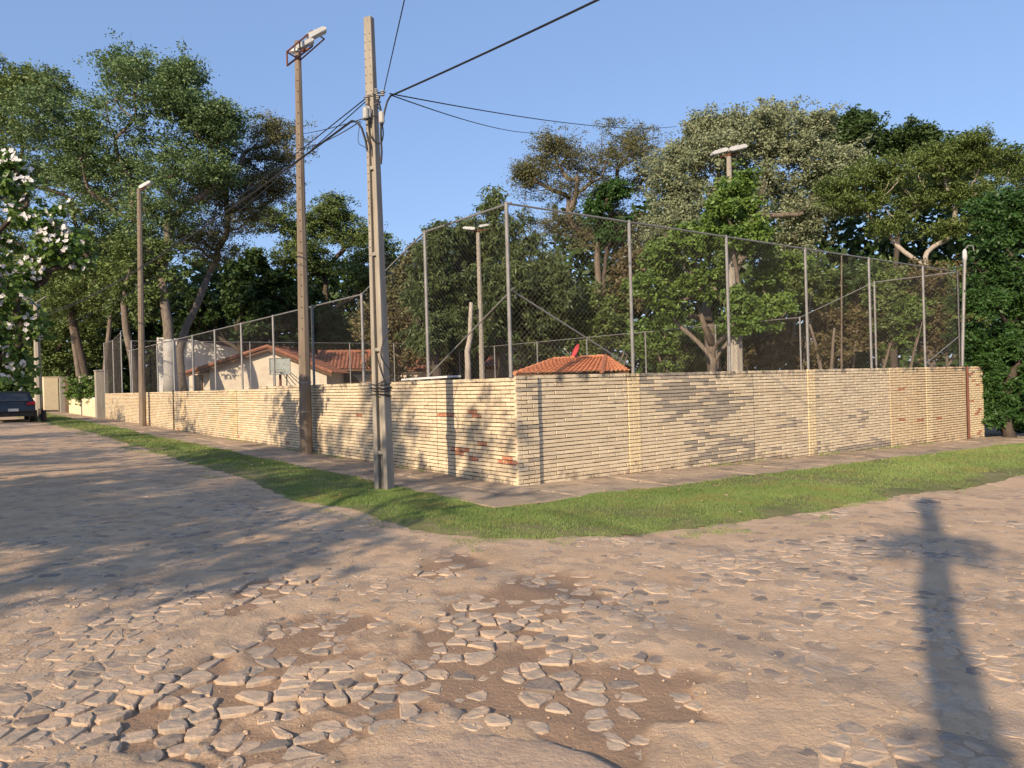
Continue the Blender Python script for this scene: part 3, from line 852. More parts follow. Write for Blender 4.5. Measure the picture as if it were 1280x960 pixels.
# right wall: posts stand in the wall top
pr_px = [638, 797, 918, 1016, 1095, 1162, 1207]
pts = [wr(.06 + 0, -.10)] + [wr(tr_(p), -.10) for p in pr_px[1:-1]] + [wr(tr_(1206) - .02, -.10)]
tops = [HT] * 7
v3 = lambda p, z: Vector((p.x, p.y, z))
NLn = Vector((0, 0, 0))
fence('tall chain link fence standing on the right wall with posts in a rising row', pts, tops, [1.70] * 7,
      braces=[(v3(pts[0], 3.04), v3(pts[1], 1.80)), (v3(pts[-1], 2.55), v3(pts[-2], 1.78))])
# left wall
sL = 2.54
ts = [0.0] + [sL * k for k in range(1, 12)]
tend = ts[-1]
pl_ = [wl(t + .02, -.10) for t in ts]
fence('long chain link fence standing on the left wall, tall at the corner then stepping down', pl_[0:], [HT, HT] + [HLOW] * 9 + [HLOW], [1.68] * 5 + [1.62] * 7,
      braces=[(v3(pl_[0], 3.04), v3(pl_[1], 1.76))], skip=(0,))
# far side B, parallel to the left wall
E = wr(tr_(1206) - .02, -.10)
def fb(t): return E + DL * t
tb = [0, 2.34, 4.83, 8.2, 11.6, 15.0, 18.4, 21.8, 25.0, 27.5]
pb = [fb(t) for t in tb]
gzb = [float(gz(p.x, p.y)) for p in pb]
hB = [HT, HT, 3.48, 3.48, 3.48, 3.48, 3.48, 3.48, 3.48, 3.95]
fence('chain link fence along the back of the court, in front of the scrub', pb, hB, gzb, sp=.10, wr_=.0019)
# far end A, parallel to the right wall
A0 = wl(ts[-1] - .3, -.10); A1 = pb[-1]
na = 7
pa = [A0 + (A1 - A0) * (k / (na - 1)) for k in range(na)]
fence('chain link fence closing the far end of the court behind the basketball hoop', pa, [3.92] * na, [float(gz(p.x, p.y)) for p in pa], sp=.12, wr_=.0022)
# separate tall panel on the very far end of the left wall
q0, q1, q2 = wl(tl(150), -.1), wl(tl(140), -.1), wl(tl(129), -.1)
fence('short tall chain link panel at the far left end of the brick wall', [q0, q1, q2], [4.45, 4.2, 4.2], [1.60] * 3, sp=.09, wr_=.004)

# ================================================================== POLES
def flood(root, c, yaw, tilt, s=1.0):
    """a floodlight: ribbed housing, visor and glass, as parts"""
    R_ = Matrix.Rotation(yaw, 3, 'Z') @ Matrix.Rotation(tilt, 3, 'Y')
    ax, ay, az = R_ @ Vector((1, 0, 0)), R_ @ Vector((0, 1, 0)), R_ @ Vector((0, 0, 1))
    b = MB()
    # wedge shaped housing, wide at the back, mouth along +ax
    pts = [(-.30, .09), (-.24, .14), (.26, .12), (.34, .05), (.34, -.03), (-.22, -.05), (-.30, .0)]
    P = [c + ax * x * s + az * z * .75 * s - ay * .13 * s for x, z in pts]
    b.prism(P, ay * .26 * s)
    for k in range(5): b.box(c + ax * (-.2 + k * .06) * s + az * .11 * s, (.012 * s, .23 * s, .03 * s), ax, ay, az)
    h = b.build('lamp_housing', M['lampwhite'], root)
    g = MB(); g.box(c + ax * .06 * s - az * .040 * s, (.50 * s, .23 * s, .012 * s), ax, ay, az); sub(g, 'lamp_glass', M['glass'], h, root)
def conc_pole(label, base, top, rb=.14, rtp=.085, m='conc', sides=8, lean=None, holes=True, group='concrete floodlight poles'):
    root = empty('floodlight_pole', base, label, 'floodlight pole', group)
    b = MB(); n = 10; pts = []; rs = []
    for k in range(n + 1):
        f = k / n; pts.append(base + (top - base) * f); rs.append(rb + (rtp - rb) * f)
    pts[0] = pts[0] - Vector((0, 0, .1))
    b.tube(pts, rs, sides, phase=math.pi / 8)
    b.build('pole', M[m], root)
    if holes:
        h = MB()  # dark discs set on the shaft, painted shade in place of open holes
        for k in range(26):
            f = .30 + .68 * k / 26; p = base + (top - base) * f; r_ = (rb + (rtp - rb) * f)
            h.tube([p + Vector((0, -r_ * .88, 0)), p + Vector((0, -r_ * 1.0, 0))], .014, 6)
        h.build('bolt_hole_discs', M['dark'], root)
    return root
def gz0(x, y): return float(gz(x, y))
# tall floodlight pole against the left wall
bx_ = at(383, 566, 16.9); bx_.z = gz0(bx_.x, bx_.y) + .04
tp_ = at(372, 52, 17.05)
fp = conc_pole('tall brown concrete floodlight pole against the left wall with dark red lamp frame on top', bx_, tp_, .145, .07, 'conc2')
fr_ = MB()
P_ = lambda px, py, dy=0: at(px, py, 17.0 + dy)
c1, c2, c3, c4 = P_(358.5, 65, -.5), P_(390, 38.5, .3), P_(390.5, 57.5, .3), P_(359, 82, -.5)
for a, b_ in ((c1, c2), (c2, c3), (c3, c4), (c4, c1)): fr_.tube([a, b_], .022, 5)
off = Vector((.18, .42, 0))
for a, b_ in ((c1 + off, c2 + off), (c2 + off, c2), (c1, c1 + off), ((c1 + c2) / 2, (c4 + c3) / 2)): fr_.tube([a, b_], .018, 5)
fr_.tube([tp_ + Vector((-.12, 0, -.25)), tp_ + Vector((.25, 0, -.18))], .03, 6)
fr_.build('lamp_frame', M['rust'], fp)
flood(fp, P_(395, 44, .3), R(15), R(-32), .80)
flood(fp, P_(381, 57, .1), R(15), R(-32), .70)
flood(fp, P_(368, 64, -.2), R(160), R(-5), .40)
for zf in (.10, .17):
    b = MB(); p = bx_ + (tp_ - bx_) * zf; r_ = .145 - .075 * zf + .012
    b.tube([p, p + Vector((0, 0, .025))], r_, 8, phase=math.pi / 8); b.build('steel_band', M['galv'], fp)
p = at(375, 192, 17.0); b = MB(); b.tube([p, p + Vector((0, 0, .03))], .102, 8, phase=math.pi / 8); b.build('steel_band', M['galv'], fp)
# the one farther along the left wall
b0 = at(178.5, 533, 30.0); b0.z = gz0(b0.x, b0.y) + .03
t0 = at(174, 236, 30.0)
fp2 = conc_pole('concrete floodlight pole against the far part of the left wall with a single lamp', b0, t0, .14, .085, 'conc2')
flood(fp2, t0 + Vector((.28, 0, .12)), R(-10), R(-25), .85)
b = MB(); b.tube([t0 + Vector((-.05, 0, -.1)), t0 + Vector((.3, 0, .05))], .03, 6); b.build('lamp_arm', M['rust'], fp2)
# inner ones by fence B
b1 = at(603, 480, 37.6); b1.z = gz0(b1.x, b1.y); t1 = at(597.5, 291, 37.6)
fp3 = conc_pole('slender concrete floodlight pole with twin lamps in front of the mango tree', b1, t1, .15, .10, 'conc', group='concrete floodlight poles')
b = MB(); b.tube([t1 + Vector((-.45, 0, .12)), t1 + Vector((.4, 0, .12))], .035, 6); b.tube([t1 + Vector((0, 0, -.05)), t1 + Vector((0, 0, .14))], .04, 6); b.build('lamp_arm', M['rust'], fp3)
flood(fp3, t1 + Vector((-.42, -.1, .18)), R(175), R(-8), .95); flood(fp3, t1 + Vector((.28, -.1, .30)), R(10), R(-12), .8)
b2 = at(919, 480, 25.6); b2.z = gz0(b2.x, b2.y); t2 = at(911, 196, 25.6)
fp4 = conc_pole('concrete floodlight pole with twin lamps rising out of the bright green creeper', b2, t2, .16, .085, 'conc')
b = MB(); b.tube([t2 + Vector((-.3, 0, .02)), t2 + Vector((.3, 0, .10))], .03, 6); b.tube([t2 + Vector((0, 0, -.05)), t2 + Vector((0, 0, .14))], .035, 6); b.build('lamp_arm', M['rust'], fp4)
flood(fp4, t2 + Vector((.25, -.1, .22)), R(8), R(-14), 1.0); flood(fp4, t2 + Vector((-.32, -.05, .14)), R(188), R(14), .9)
b = MB(); p = b2.copy(); b.tube([p, p + Vector((.03, 0, 3.65 - b2.z - .1)), p + Vector((.03, 0, 3.7 - b2.z))], [.30, .26, .2], 8); b.build('pole_sleeve', M['conc'], fp4)
# small pole with a hooked lamp by the end of the right wall
b3 = wr(tr_(1207) + .05, -.2); z3 = gz0(b3.x, b3.y)
t3 = at(1206, 322, b3.y)
r3 = empty('lamp_post', (b3.x, b3.y, z3), 'thin steel post with small white hooked lamp beside the dark right tree', 'lamp post')
b = MB(); b.tube([Vector((b3.x, b3.y, z3)), t3], .045, 8); b.build('post', M['galv'], r3)
b = MB(); b.tube([t3 + Vector((0, 0, -.1)), t3 + Vector((.0, 0, .22)), t3 + Vector((.1, 0, .33)), t3 + Vector((.24, 0, .32)), t3 + Vector((.26, 0, .18))], .018, 6); b.build('hook_arm', M['galv'], r3)
b = MB(); b.tube([t3 + Vector((0, -.0, -.12)), t3 + Vector((0, 0, .02)), t3 + Vector((0, 0, .18)), t3 + Vector((0, 0, .24))], [.04, .065, .055, .02], 10); b.build('lamp', M['lampwhite'], r3, smooth=True)
# street light pole far left
b4 = at(49, 521, 41); b4.z = gz0(b4.x, b4.y); t4 = at(45, 378, 41)
r4 = empty('street_pole', b4, 'pale concrete street pole far down the left street beside the parked black car', 'pole')
b = MB(); b.tube([b4, t4], [.22, .13], 8); b.build('pole', M['conc'], r4)
b = MB(); b.tube([t4, t4 + Vector((.8, -.4, .25))], .04, 6); b.build('lamp_arm', M['galv'], r4)

# ------------------------------------------------------------------ the big utility pole
ub = at(481, 617, 11.0); ub.z = gz0(ub.x, ub.y) - .05
ut = at(461, 22, 11.0)
up_ = empty('utility_pole', ub, 'weathered grey concrete utility pole with a coil of cable, on the grass by the corner', 'utility pole')
axis = ut - ub; Lp = axis.length; az = axis.normalized()
yaw = R(-24)
axp = (Vector((math.cos(yaw), math.sin(yaw), 0)) - az * az.dot(Vector((math.cos(yaw), math.sin(yaw), 0)))).normalized(); ayp = az.cross(axp)
def wd(f): return .235 + (.125 - .235) * f       # width across both flanges
def dp_(f): return .20 + (.115 - .20) * f        # flange depth
b = MB(); split = .835
def slab(b, f0, f1, x0, x1, y0, y1, steps=8):
    """tapered bar; x0..y1 are fractions of the half width and half depth"""
    vs = []; fs = []
    for k in range(steps + 1):
        f = f0 + (f1 - f0) * k / steps; c = ub + axis * f; w = wd(f) / 2; d = dp_(f) / 2
        for sx_, sy_ in ((x0, y0), (x1, y0), (x1, y1), (x0, y1)): vs.append(c + axp * (w * sx_) + ayp * (d * sy_))
    for k in range(steps):
        for j in range(4): fs.append((k * 4 + j, k * 4 + (j + 1) % 4, (k + 1) * 4 + (j + 1) % 4, (k + 1) * 4 + j))
    fs += [(3, 2, 1, 0), tuple(steps * 4 + j for j in range(4))]
    b.add(vs, fs)
slab(b, 0, split, -1, -.36, -1, 1); slab(b, 0, split, .42, 1, -1, 1); slab(b, .0, split, -.361, .421, -.25, .25)
slab(b, split, 1.0, -1, 1, -.9, .9, 3)
o = b.build('pole_shaft', M['conc'], up_)
bv = o.modifiers.new('bevel', 'BEVEL'); bv.width = .012; bv.segments = 2; bv.limit_method = 'ANGLE'
for k, f in enumerate((.085, .30, .50, .68, split)):
    b = MB(); slab(b, f, f + .007, -.36, .42, -.82, .82, 1); b.build('cross_rib', M['conc'], up_)
h = MB()  # slightly proud dark discs imitate shaded holes; the concrete is not pierced
for k in range(28):
    f = .50 + .48 * k / 28
    c = ub + axis * f
    w = wd(f) / 2; d = dp_(f) / 2
    e = c - ayp * d * (1.0 if f < split else .9) - axp * w * .68
    h.tube([e + ayp * .004, e - ayp * .003], .0085, 6)
    if f > split:
        e = c - ayp * d * .9 + axp * w * .55; h.tube([e + ayp * .004, e - ayp * .003], .0085, 6)
h.build('bolt_hole_discs', M['dark'], up_)
# coil of old cable round the pole
fc = (1.6 + (482 - 488) * 11 / F - ub.z) / (ut.z - ub.z)
for k in range(6):
    c = ub + axis * (fc + random.uniform(-.010, .016)); w = wd(fc) / 2 + .012 + .004 * k; d = dp_(fc) / 2 + .014 + .004 * k
    b = MB(); pts = []
    ph = random.random() * 6
    for j in range(25):
        a = 2 * math.pi * j / 24; sx_, sy_ = math.cos(a), math.sin(a); m_ = max(abs(sx_), abs(sy_)) ** .6
        pts.append(c + axp * (w * sx_ / m_) + ayp * (d * sy_ / m_) + az * (.02 * math.sin(a + ph)))
    b.tube(pts, .007, 5); b.build('cable_coil', M['black'], up_)
def loose(pts, r=.008):
    b = MB()
    P = [Vector(p) for p in pts]; out = []
    for i in range(len(P) - 1):
        p0, p1, p2, p3 = P[max(i - 1, 0)], P[i], P[i + 1], P[min(i + 2, len(P) - 1)]
        for k in range(6):
            t = k / 6; out.append(.5 * ((2 * p1) + (p2 - p0) * t + (2 * p0 - 5 * p1 + 4 * p2 - p3) * t * t + (3 * p1 - p0 - 3 * p2 + p3) * t ** 3))
    out.append(P[-1]); b.tube(out, r, 5); return b
U = lambda px, py, d=0: at(px, py, 10.86 + d)
loose([U(470, 438), U(474, 456), U(479, 472), U(484, 482)]).build('loose_cable', M['black'], up_)
loose([U(488, 480), U(486, 462), U(476, 445), U(480, 425), U(489, 410)]).build('loose_cable', M['black'], up_)
loose([U(473, 480), U(482, 474), U(491, 466), U(487, 452)]).build('loose_cable', M['black'], up_)
# equipment on the pole
def gear(c, s, name='terminal_box', m='porcelain'):
    b = MB(); b.tube([c + Vector((0, 0, -s)), c + Vector((0, 0, -s * .8)), c + Vector((0, 0, s * .75)), c + Vector((0, 0, s))], [s * .42, s * .5, s * .5, s * .25], 10)
    o = b.build(name, M[m], up_, smooth=False)
    k = MB(); k.tube([c + Vector((0, 0, -s * 1.25)), c + Vector((0, 0, -s))], s * .3, 6); sub(k, 'gland', M['black'], o, up_)
gear(U(457, 141, -.02), .085); gear(U(460.5, 140, .02), .08); gear(U(477, 146.5, -.03), .085)
for px, py in ((470, 114), (472, 121), (478, 116)):
    b = MB(); c = U(px, py, -.04)
    for k in range(3): b.tube([c + Vector((0, 0, -.04 + k * .028)), c + Vector((0, 0, -.025 + k * .028))], [.034, .022], 8)
    b.build('insulator', M['porcelain'], up_)
for q0_, q1_ in (((467, 117), (482, 115)), ((467, 131), (476, 127)), ((451, 149), (462, 150))):
    b = MB(); b.tube([U(*q0_), U(*q1_)], .012, 5); b.build('bracket', M['iron'], up_)
for zf in (118, 143):
    b = MB(); f = (ut.z - U(465, zf).z) ; c = ut - az * f
    slab_b = [c + axp * (sx_ * .085) + ayp * (sy_ * .075) for sx_, sy_ in ((-1, -1), (1, -1), (1, 1), (-1, 1), (-1, -1))]
    b.tube(slab_b, .007, 4); b.build('steel_band', M['galv'], up_)
loose([U(460, 152), U(462, 166), U(468, 177), U(476, 179), U(479, 168), U(478, 156)], .011).build('jumper_cable', M['black'], up_)
loose([U(473, 128), U(476, 140), U(476, 170), U(477, 190), U(476, 205)], .016).build('jumper_cable', M['black'], up_)
loose([U(466, 116), U(470, 124), U(475, 120), U(472, 132), U(476, 138)], .009).build('jumper_cable', M['black'], up_)

# ------------------------------------------------------------------ overhead cables
def cable(label, a, b_, sag, r, name='overhead_cable', pre=()):
    m = MB(); pts = list(pre); n = 28
    for k in range(n + 1):
        f = k / n; p = a + (b_ - a) * f; pts.append(p - Vector((0, 0, sag * 4 * f * (1 - f))))
    m.tube(pts, r, 5)
    o = m.build(name, M['black'], None, origin=a)
    tag(o, label, 'cable', 'overhead cables'); return o
PA = U(488, 120, 0)
cable('thick black cable running from the pole up to the right over the road', PA, at(735, -1, 8) + (at(735, -1, 8) - PA) * 2.2 + Vector((0, 0, .15)), .12, .014, pre=[U(477, 160), U(481, 138), U(484, 127)])
cable('thin cable rising steeply from the pole towards the top of the picture', U(480, 113), at(505, 0, 8) + (at(505, 0, 8) - U(480, 113)) * 3.0, .02, .007)
cable('upper thin cable from the pole towards the right treetops', U(487, 117), at(846, 158, 33), .25, .010)
cable('lower thin cable from the pole sloping to the sparse grey tree', U(489, 119), at(694, 163, 36), .30, .010)
cable('thick black cable arching off the pole and down to the left street', at(440, 151, 11.2), at(47, 396, 41), .5, .017, pre=[U(459, 188), U(457, 176), U(452, 160), U(446, 152.5)])
cable('thin cable from the pole head towards the left, uppermost of the left ones', U(456, 124), at(46, 392, 41), .65, .009)
cable('second thin cable on the left, just under the uppermost one', U(457, 127), at(46, 405, 41), 1.0, .008)
cable('faint nearly level thin cable left of the pole behind the tall floodlight', U(452, 149), at(366, 168, 24), .05, .008)
cable('thin cable from the pole boxes down across the tall floodlight pole', U(450, 152), at(372, 186, 16.8), .08, .008)
b = loose([U(452, 152), U(449, 160), U(448, 178), U(456, 184), U(459, 188)], .005); b.build('drop_wire', M['black'], up_)

# ================================================================== HOUSES AND THINGS BEHIND THE WALL
def tiled_slope(root, e0, e1, r0, r1, rows, m, amp=.03, tile=.20, name='roof_tiles'):
    """clay tiles on the slope eave e0-e1, ridge r0-r1: stepped rows of half round ribs"""
    b = MB()
    w = max((e1 - e0).length, (r1 - r0).length); n = int(w / tile)
    nrm = (e1 - e0).cross(r0 - e0).normalized() if (r0 - e0).length > .01 else (e1 - e0).cross(r1 - e0).normalized()
    if nrm.z < 0: nrm = -nrm
    for j in range(rows):
        f0, f1 = j / rows - .0, (j + 1) / rows + .25 / rows
        f1 = min(f1, 1)
        for i in range(n):
            a0, a1 = i / n, (i + 1) / n
            def P(a, f): return (e0 + (e1 - e0) * a) * (1 - f) + (r0 + (r1 - r0) * a) * f
            lift0 = nrm * (.045 + random.uniform(-.006, .006)); lift1 = nrm * .01
            tn = random.random()
            am = (a0 + a1) / 2; q0 = a0 + (a1 - a0) * .22; q1 = a0 + (a1 - a0) * .78
            vs = [P(a0, f0) + lift1, P(q0, f0) + lift0, P(q0, f0) + lift0 + nrm * amp, P(am, f0) + lift0 + nrm * amp * 1.7, P(q1, f0) + lift0 + nrm * amp, P(q1, f0) + lift0, P(a1, f0) + lift1,
                  P(a0, f1) , P(q0, f1), P(q0, f1) + nrm * amp, P(am, f1) + nrm * amp * 1.7, P(q1, f1) + nrm * amp, P(q1, f1), P(a1, f1)]
            b.add(vs, [(k, k + 1, k + 8, k + 7) for k in range(6)] + [(1, 5, 4, 3, 2)], 0, tn)
    o = b.build(name, m, root); tag(o, kind='stuff'); return o
def ridge_tiles(root, a, b_, m, r=.09):
    n = max(2, int((b_ - a).length / .35)); d = (b_ - a) / n
    for k in range(n):
        t = MB(); t.tube([a + d * k + Vector((0, 0, .02)), a + d * (k + 1.08) + Vector((0, 0, .0))], [r, r * .86], 7, tone=random.random()); t.build('ridge_tile', m, root)
def wall_panel(root, a, b_, z0, z1a, z1b, th, m, name='wall'):
    d = (b_ - a); n = Vector((-d.y, d.x, 0)).normalized() * th
    m_ = MB(); m_.prism([Vector((a.x, a.y, z0)), Vector((b_.x, b_.y, z0)), Vector((b_.x, b_.y, z1b)), Vector((a.x, a.y, z1a))], n); return m_.build(name, m, root)
def window(root, c, ax, w, h, bars=1):
    """frame with panes; c centre on the wall face, ax along the wall"""
    nr = Vector((ax.y, -ax.x, 0))
    if nr.y > 0: nr = -nr
    f = MB(); z = Vector((0, 0, 1))
    for s in (-1, 1):
        f.box(c + ax * s * w / 2 + nr * .03, (.07, .10, h + .07), ax, nr, z); f.box(c + z * s * h / 2 + nr * .032, (w - .07, .10, .07), ax, nr, z)
    for k in range(bars): f.box(c + ax * (-.5 + (k + 1) / (bars + 1)) * w + nr * .028, (.04, .06, h - .07), ax, nr, z)
    o = f.build('window', M['wood'], root)
    g = MB(); g.box(c + nr * .012, (w - .07, .02, h - .07), ax, nr, z); sub(g, 'pane', M['window'], o, root)
# --- hut with an orange hip roof inside the far corner of the court
hy = 29.0
hut = empty('tiled_hut', at(715, 480, hy + 1.5), 'low hut with bright orange clay tile hip roof just behind the right wall', 'hut')
eL, eR, rL, rR = at(643, 467.5, hy), at(786, 464, hy + 1.2), at(692, 449.5, hy + 2.0), at(757, 445.5, hy + 2.6)
bL, bR = eL + Vector((-.3, 4.4, 0)), eR + Vector((.2, 4.0, 0))
tiled_slope(hut, eL, at(752, 464.5, hy + .6), rL, rR, 9, M['tile'])
tiled_slope(hut, at(752, 464.5, hy + .6), eR, rR, rR + Vector((.05, .0, 0)), 8, M['tile'])
tiled_slope(hut, eR, bR, rR, rR + Vector((0, .1, 0)), 8, M['tile'])
ridge_tiles(hut, rL, rR, M['tile']); ridge_tiles(hut, at(752, 464, hy + .6), rR, M['tile_old'], .11); ridge_tiles(hut, eL, rL, M['tile'])
b = MB(); zb = gz0(eL.x, eL.y)
w0, w1 = eL + Vector((.35, .5, -.18)), eR + Vector((-.35, .45, -.15))
b.prism([Vector((w0.x, w0.y, zb)), Vector((w1.x, w1.y, zb)), Vector((w1.x, w1.y, w1.z)), Vector((w0.x, w0.y, w0.z))], (0, 3, 0)); b.build('wall', M['wood'], hut)
b = MB(); b.prism([eL + Vector((0, 0, -.08)), eR + Vector((0, 0, -.08)), eR + Vector((-.2, .3, -.08)), eL + Vector((.2, .3, -.08))], (0, 0, .07)); b.build('eave_board', M['wood'], hut)
# red satellite dish on its ridge
dc = at(719, 439, hy + 2.3)
ds = empty('satellite_dish', dc - Vector((0, 0, .2)), 'small red satellite dish tilted on the ridge of the orange hut roof', 'satellite dish')
b = MB(); n = 20; ax1 = Vector((-.86, -.2, .42)).normalized(); e1_ = Vector((.42, 0, .86)).normalized(); e2_ = ax1.cross(e1_).normalized()
vs = []; fs = []
for j in range(5):
    r_ = .34 * j / 4
    for k in range(n):
        a = 2 * math.pi * k / n; vs.append(dc - ax1 * (.10 * (1 - (j / 4) ** 2)) + e1_ * r_ * math.cos(a) + e2_ * r_ * math.sin(a))
for j in range(4):
    for k in range(n): fs.append((j * n + k, j * n + (k + 1) % n, (j + 1) * n + (k + 1) % n, (j + 1) * n + k))
b.add(vs, fs); o = b.build('reflector', M['red'], ds, smooth=True); sm = o.modifiers.new('solid', 'SOLIDIFY'); sm.thickness = .012
b = MB(); b.tube([dc - ax1 * .1, dc - Vector((0, 0, .3))], .02, 6); b.build('mount', M['galv'], ds)
b = MB(); b.tube([dc - e1_ * .3, dc + ax1 * .42 - e1_ * .12], .01, 5); b.tube([dc + ax1 * .42 - e1_ * .12, dc + ax1 * .50 - e1_ * .08], .03, 8); b.build('feed_arm', M['lampwhite'], ds)
# --- low tiled roofs farther back
def back_roof(label, y, pl, pr, py_e, py_r, m='tile_old', inset=10, wallm='plaster', rows=8, depth=3.0, win=(), gname='house', walltop=None):
    e0, e1 = at(pl, py_e[0], y), at(pr, py_e[1], y)
    h = empty(gname, Vector(((e0.x + e1.x) / 2, y + 2, gz0(e0.x, y))), label, 'house')
    r0, r1 = at(pl + inset, py_r[0], y + depth), at(pr - inset, py_r[1], y + depth)
    tiled_slope(h, e0, e1, r0, r1, rows, M[m], tile=.24)
    ridge_tiles(h, r0, r1, M[m], .12)
    tiled_slope(h, e1 + Vector((0, 2 * depth, 0)), e0 + Vector((0, 2 * depth, 0)), r1, r0, rows, M[m], tile=.6, name='back_roof_tiles')
    a, c = e0 + Vector((.3, .45, -.1)), e1 + Vector((-.3, .45, -.1))
    zb = gz0(a.x, a.y) - .1
    wall_panel(h, a, c, zb, a.z, c.z, 2 * depth - 1, M[wallm])
    b = MB(); b.prism([e0 + Vector((0, 0, -.12)), e1 + Vector((0, 0, -.12)), e1 + Vector((0, .05, -.12)), e0 + Vector((0, .05, -.12))], (0, 0, .11)); b.build('fascia', M['wood'], h)
    axw = (c - a).normalized(); axw.z = 0
    for px, pyy, w, hh in win:
        q = at(px, pyy, 1); k = (px - 640) / F
        # on the wall plane
        t = 0.5
        for _ in range(20):
            P = a + (c - a) * t; kk = P.x / P.y; k_target = at(px, pyy, P.y).x / P.y
            t += (k_target - kk) / ((c.x - a.x) / P.y)
        P = a + (c - a) * t; z = at(px, pyy, P.y).z
        window(h, Vector((P.x, P.y, z)), axw.normalized(), w, hh, 2)
    return h
back_roof('long low house with weathered brown tile roof and dark windows behind the court end', 47, 392, 560, (461, 462), (440, 438), win=((445, 468, 2.4, .9), (480, 470, 1.6, .8)), inset=6)
back_roof('cream house under an old orange tile roof between the mango tree and the orange hut', 44, 600, 735, (459, 458), (446, 445), inset=12, rows=6)
# --- house with its gable to the court
gy = 43.0
gh = empty('gabled_house', at(320, 480, gy), 'cream gabled house with weathered tile verge behind the basketball hoop', 'house')
gl, gr, ga = at(262, 461, gy), at(408, 462, gy), at(334, 437, gy)
zb = gz0(gl.x, gl.y) - .1
b = MB(); b.prism([Vector((gl.x, gl.y, zb)), Vector((gr.x, gr.y, zb)), gr, ga, gl], (0, 9, 0)); b.build('gable_wall', M['plaster'], gh)
dpv = Vector((0, 9.6, 0)); ov = Vector((0, -.5, 0))
el = at(230, 467, gy - .5); er = at(414, 466, gy - .5); ar = at(334, 433.5, gy - .5)
tiled_slope(gh, el, el + dpv, ar, ar + dpv, 8, M['tile_old'], tile=.3); tiled_slope(gh, er + dpv, er, ar + dpv, ar, 8, M['tile_old'], tile=.3)
for a, c in ((el, ar), (ar, er)):
    n = 16
    for k in range(n):
        p = a + (c - a) * (k / n); q = a + (c - a) * ((k + 1.15) / n)
        t = MB(); t.tube([p + Vector((0, .05, .05)), q + Vector((0, .05, .04))], .10, 6, tone=random.random()); t.build('verge_tile', M['tile_old'], gh)
b = MB(); b.prism([el + Vector((0, .1, -.06)), ar + Vector((0, .1, -.06)), ar + Vector((0, .1, -.22)), el + Vector((0, .1, -.22))], (0, .06, 0)); b.prism([ar + Vector((0, .1, -.06)), er + Vector((0, .1, -.06)), er + Vector((0, .1, -.22)), ar + Vector((0, .1, -.22))], (0, .06, 0)); b.build('verge_board', M['wood'], gh)
# porch wing on its left with a window
pw0, pw1 = at(236, 466, gy + 2.0), at(262, 466, gy + .3)
wall_panel(gh, pw0, pw1, zb, pw0.z, pw1.z, 3, M['plaster'], 'side_wall')
window(gh, (pw0 + pw1) / 2 + Vector((0, -.02, -.75)), (pw1 - pw0).normalized(), .9, 1.2, 1)
# white gable hall behind
wy = 60
wh = empty('white_hall', at(275, 480, wy), 'large white gable end building with dark red roof edge behind the gabled house', 'building')
p = [at(196, 470, wy), at(196, 424, wy), at(236, 426, wy), at(345, 448, wy), at(345, 470, wy)]
zb2 = gz0(p[0].x, wy) - .2
b = MB(); b.prism([Vector((p[0].x, wy, zb2)), p[1], p[2], p[3], Vector((p[4].x, wy, zb2))], (0, 10, 0)); b.build('gable_wall', M['white'], wh)
b = MB(); b.prism([at(238, 425.5, wy + .3), at(400, 436, wy + .3), at(400, 449, wy + .3), at(345, 447.5, wy + .3)], (0, 6, 0)); b.build('roof', M['rust'], wh)
b = MB(); b.prism([at(196, 421.5, wy - .2), at(236, 423.5, wy - .2), at(346, 446, wy - .2), at(346, 448.5, wy - .2), at(236, 426, wy - .2), at(196, 424, wy - .2)], (0, .3, 0)); b.build('verge_trim', M['white'], wh)
# --- basketball hoop
by_ = 33.2
bc = at(350, 458, by_)
bk = empty('basketball_hoop', Vector((bc.x + .25, by_ + 1.2, gz0(bc.x, by_))), 'weathered grey basketball backboard on tube struts at the far end of the court', 'basketball hoop')
axb = DR * .92 + Vector((.2, -.25, 0)); axb.normalize(); nb = Vector((axb.y, -axb.x, 0))
b = MB(); b.box(bc, (.90, .03, .74), axb, nb, (0, 0, 1)); o = b.build('backboard', M['board'], bk)
f = MB()
for s in (-1, 1):
    f.box(bc + axb * s * .44 + nb * .018, (.03, .03, .74), axb, nb, (0, 0, 1)); f.box(bc + Vector((0, 0, s * .36)) + nb * .019, (.85, .03, .025), axb, nb, (0, 0, 1))
f.box(bc + Vector((0, 0, -.14)) + nb * .019, (.36, .012, .02), axb, nb, (0, 0, 1))
sub(f, 'board_frame', M['galv'], o, bk)
b = MB(); rc = bc + nb * .34 + Vector((0, 0, -.26)); b.tube([rc + Vector((math.cos(a) * .22, math.sin(a) * .22, 0)) for a in np.linspace(0, 2 * math.pi, 20)], .013, 5); b.tube([rc - nb * .22, bc + Vector((0, 0, -.26))], .02, 5); b.build('rim', M['rust'], bk)
zf = gz0(bc.x, by_)
b = MB()
for s in (-.28, .28):
    b.tube([bc + axb * s - nb * .03 + Vector((0, 0, -.1)), Vector((bc.x, bc.y, zf)) - nb * 1.6 + axb * s], .03, 6)
    b.tube([bc + axb * s - nb * .03 + Vector((0, 0, .2)), Vector((bc.x, bc.y, zf + 1.0)) - nb * 1.5 + axb * s], .02, 6)
for k in range(4):
    b.tube([bc + axb * (.1 + k * .12) + Vector((0, 0, -.3)), bc + axb * (.55 + k * .25) - nb * 1.0 + Vector((0, 0, -1.0))], .018, 5)
b.build('strut', M['galv'], bk)
b = MB(); b.tube([Vector((bc.x, bc.y, zf)) - nb * .3, bc - nb * .3 + Vector((0, 0, -.2))], .06, 8); b.build('post', M['rust'], bk)

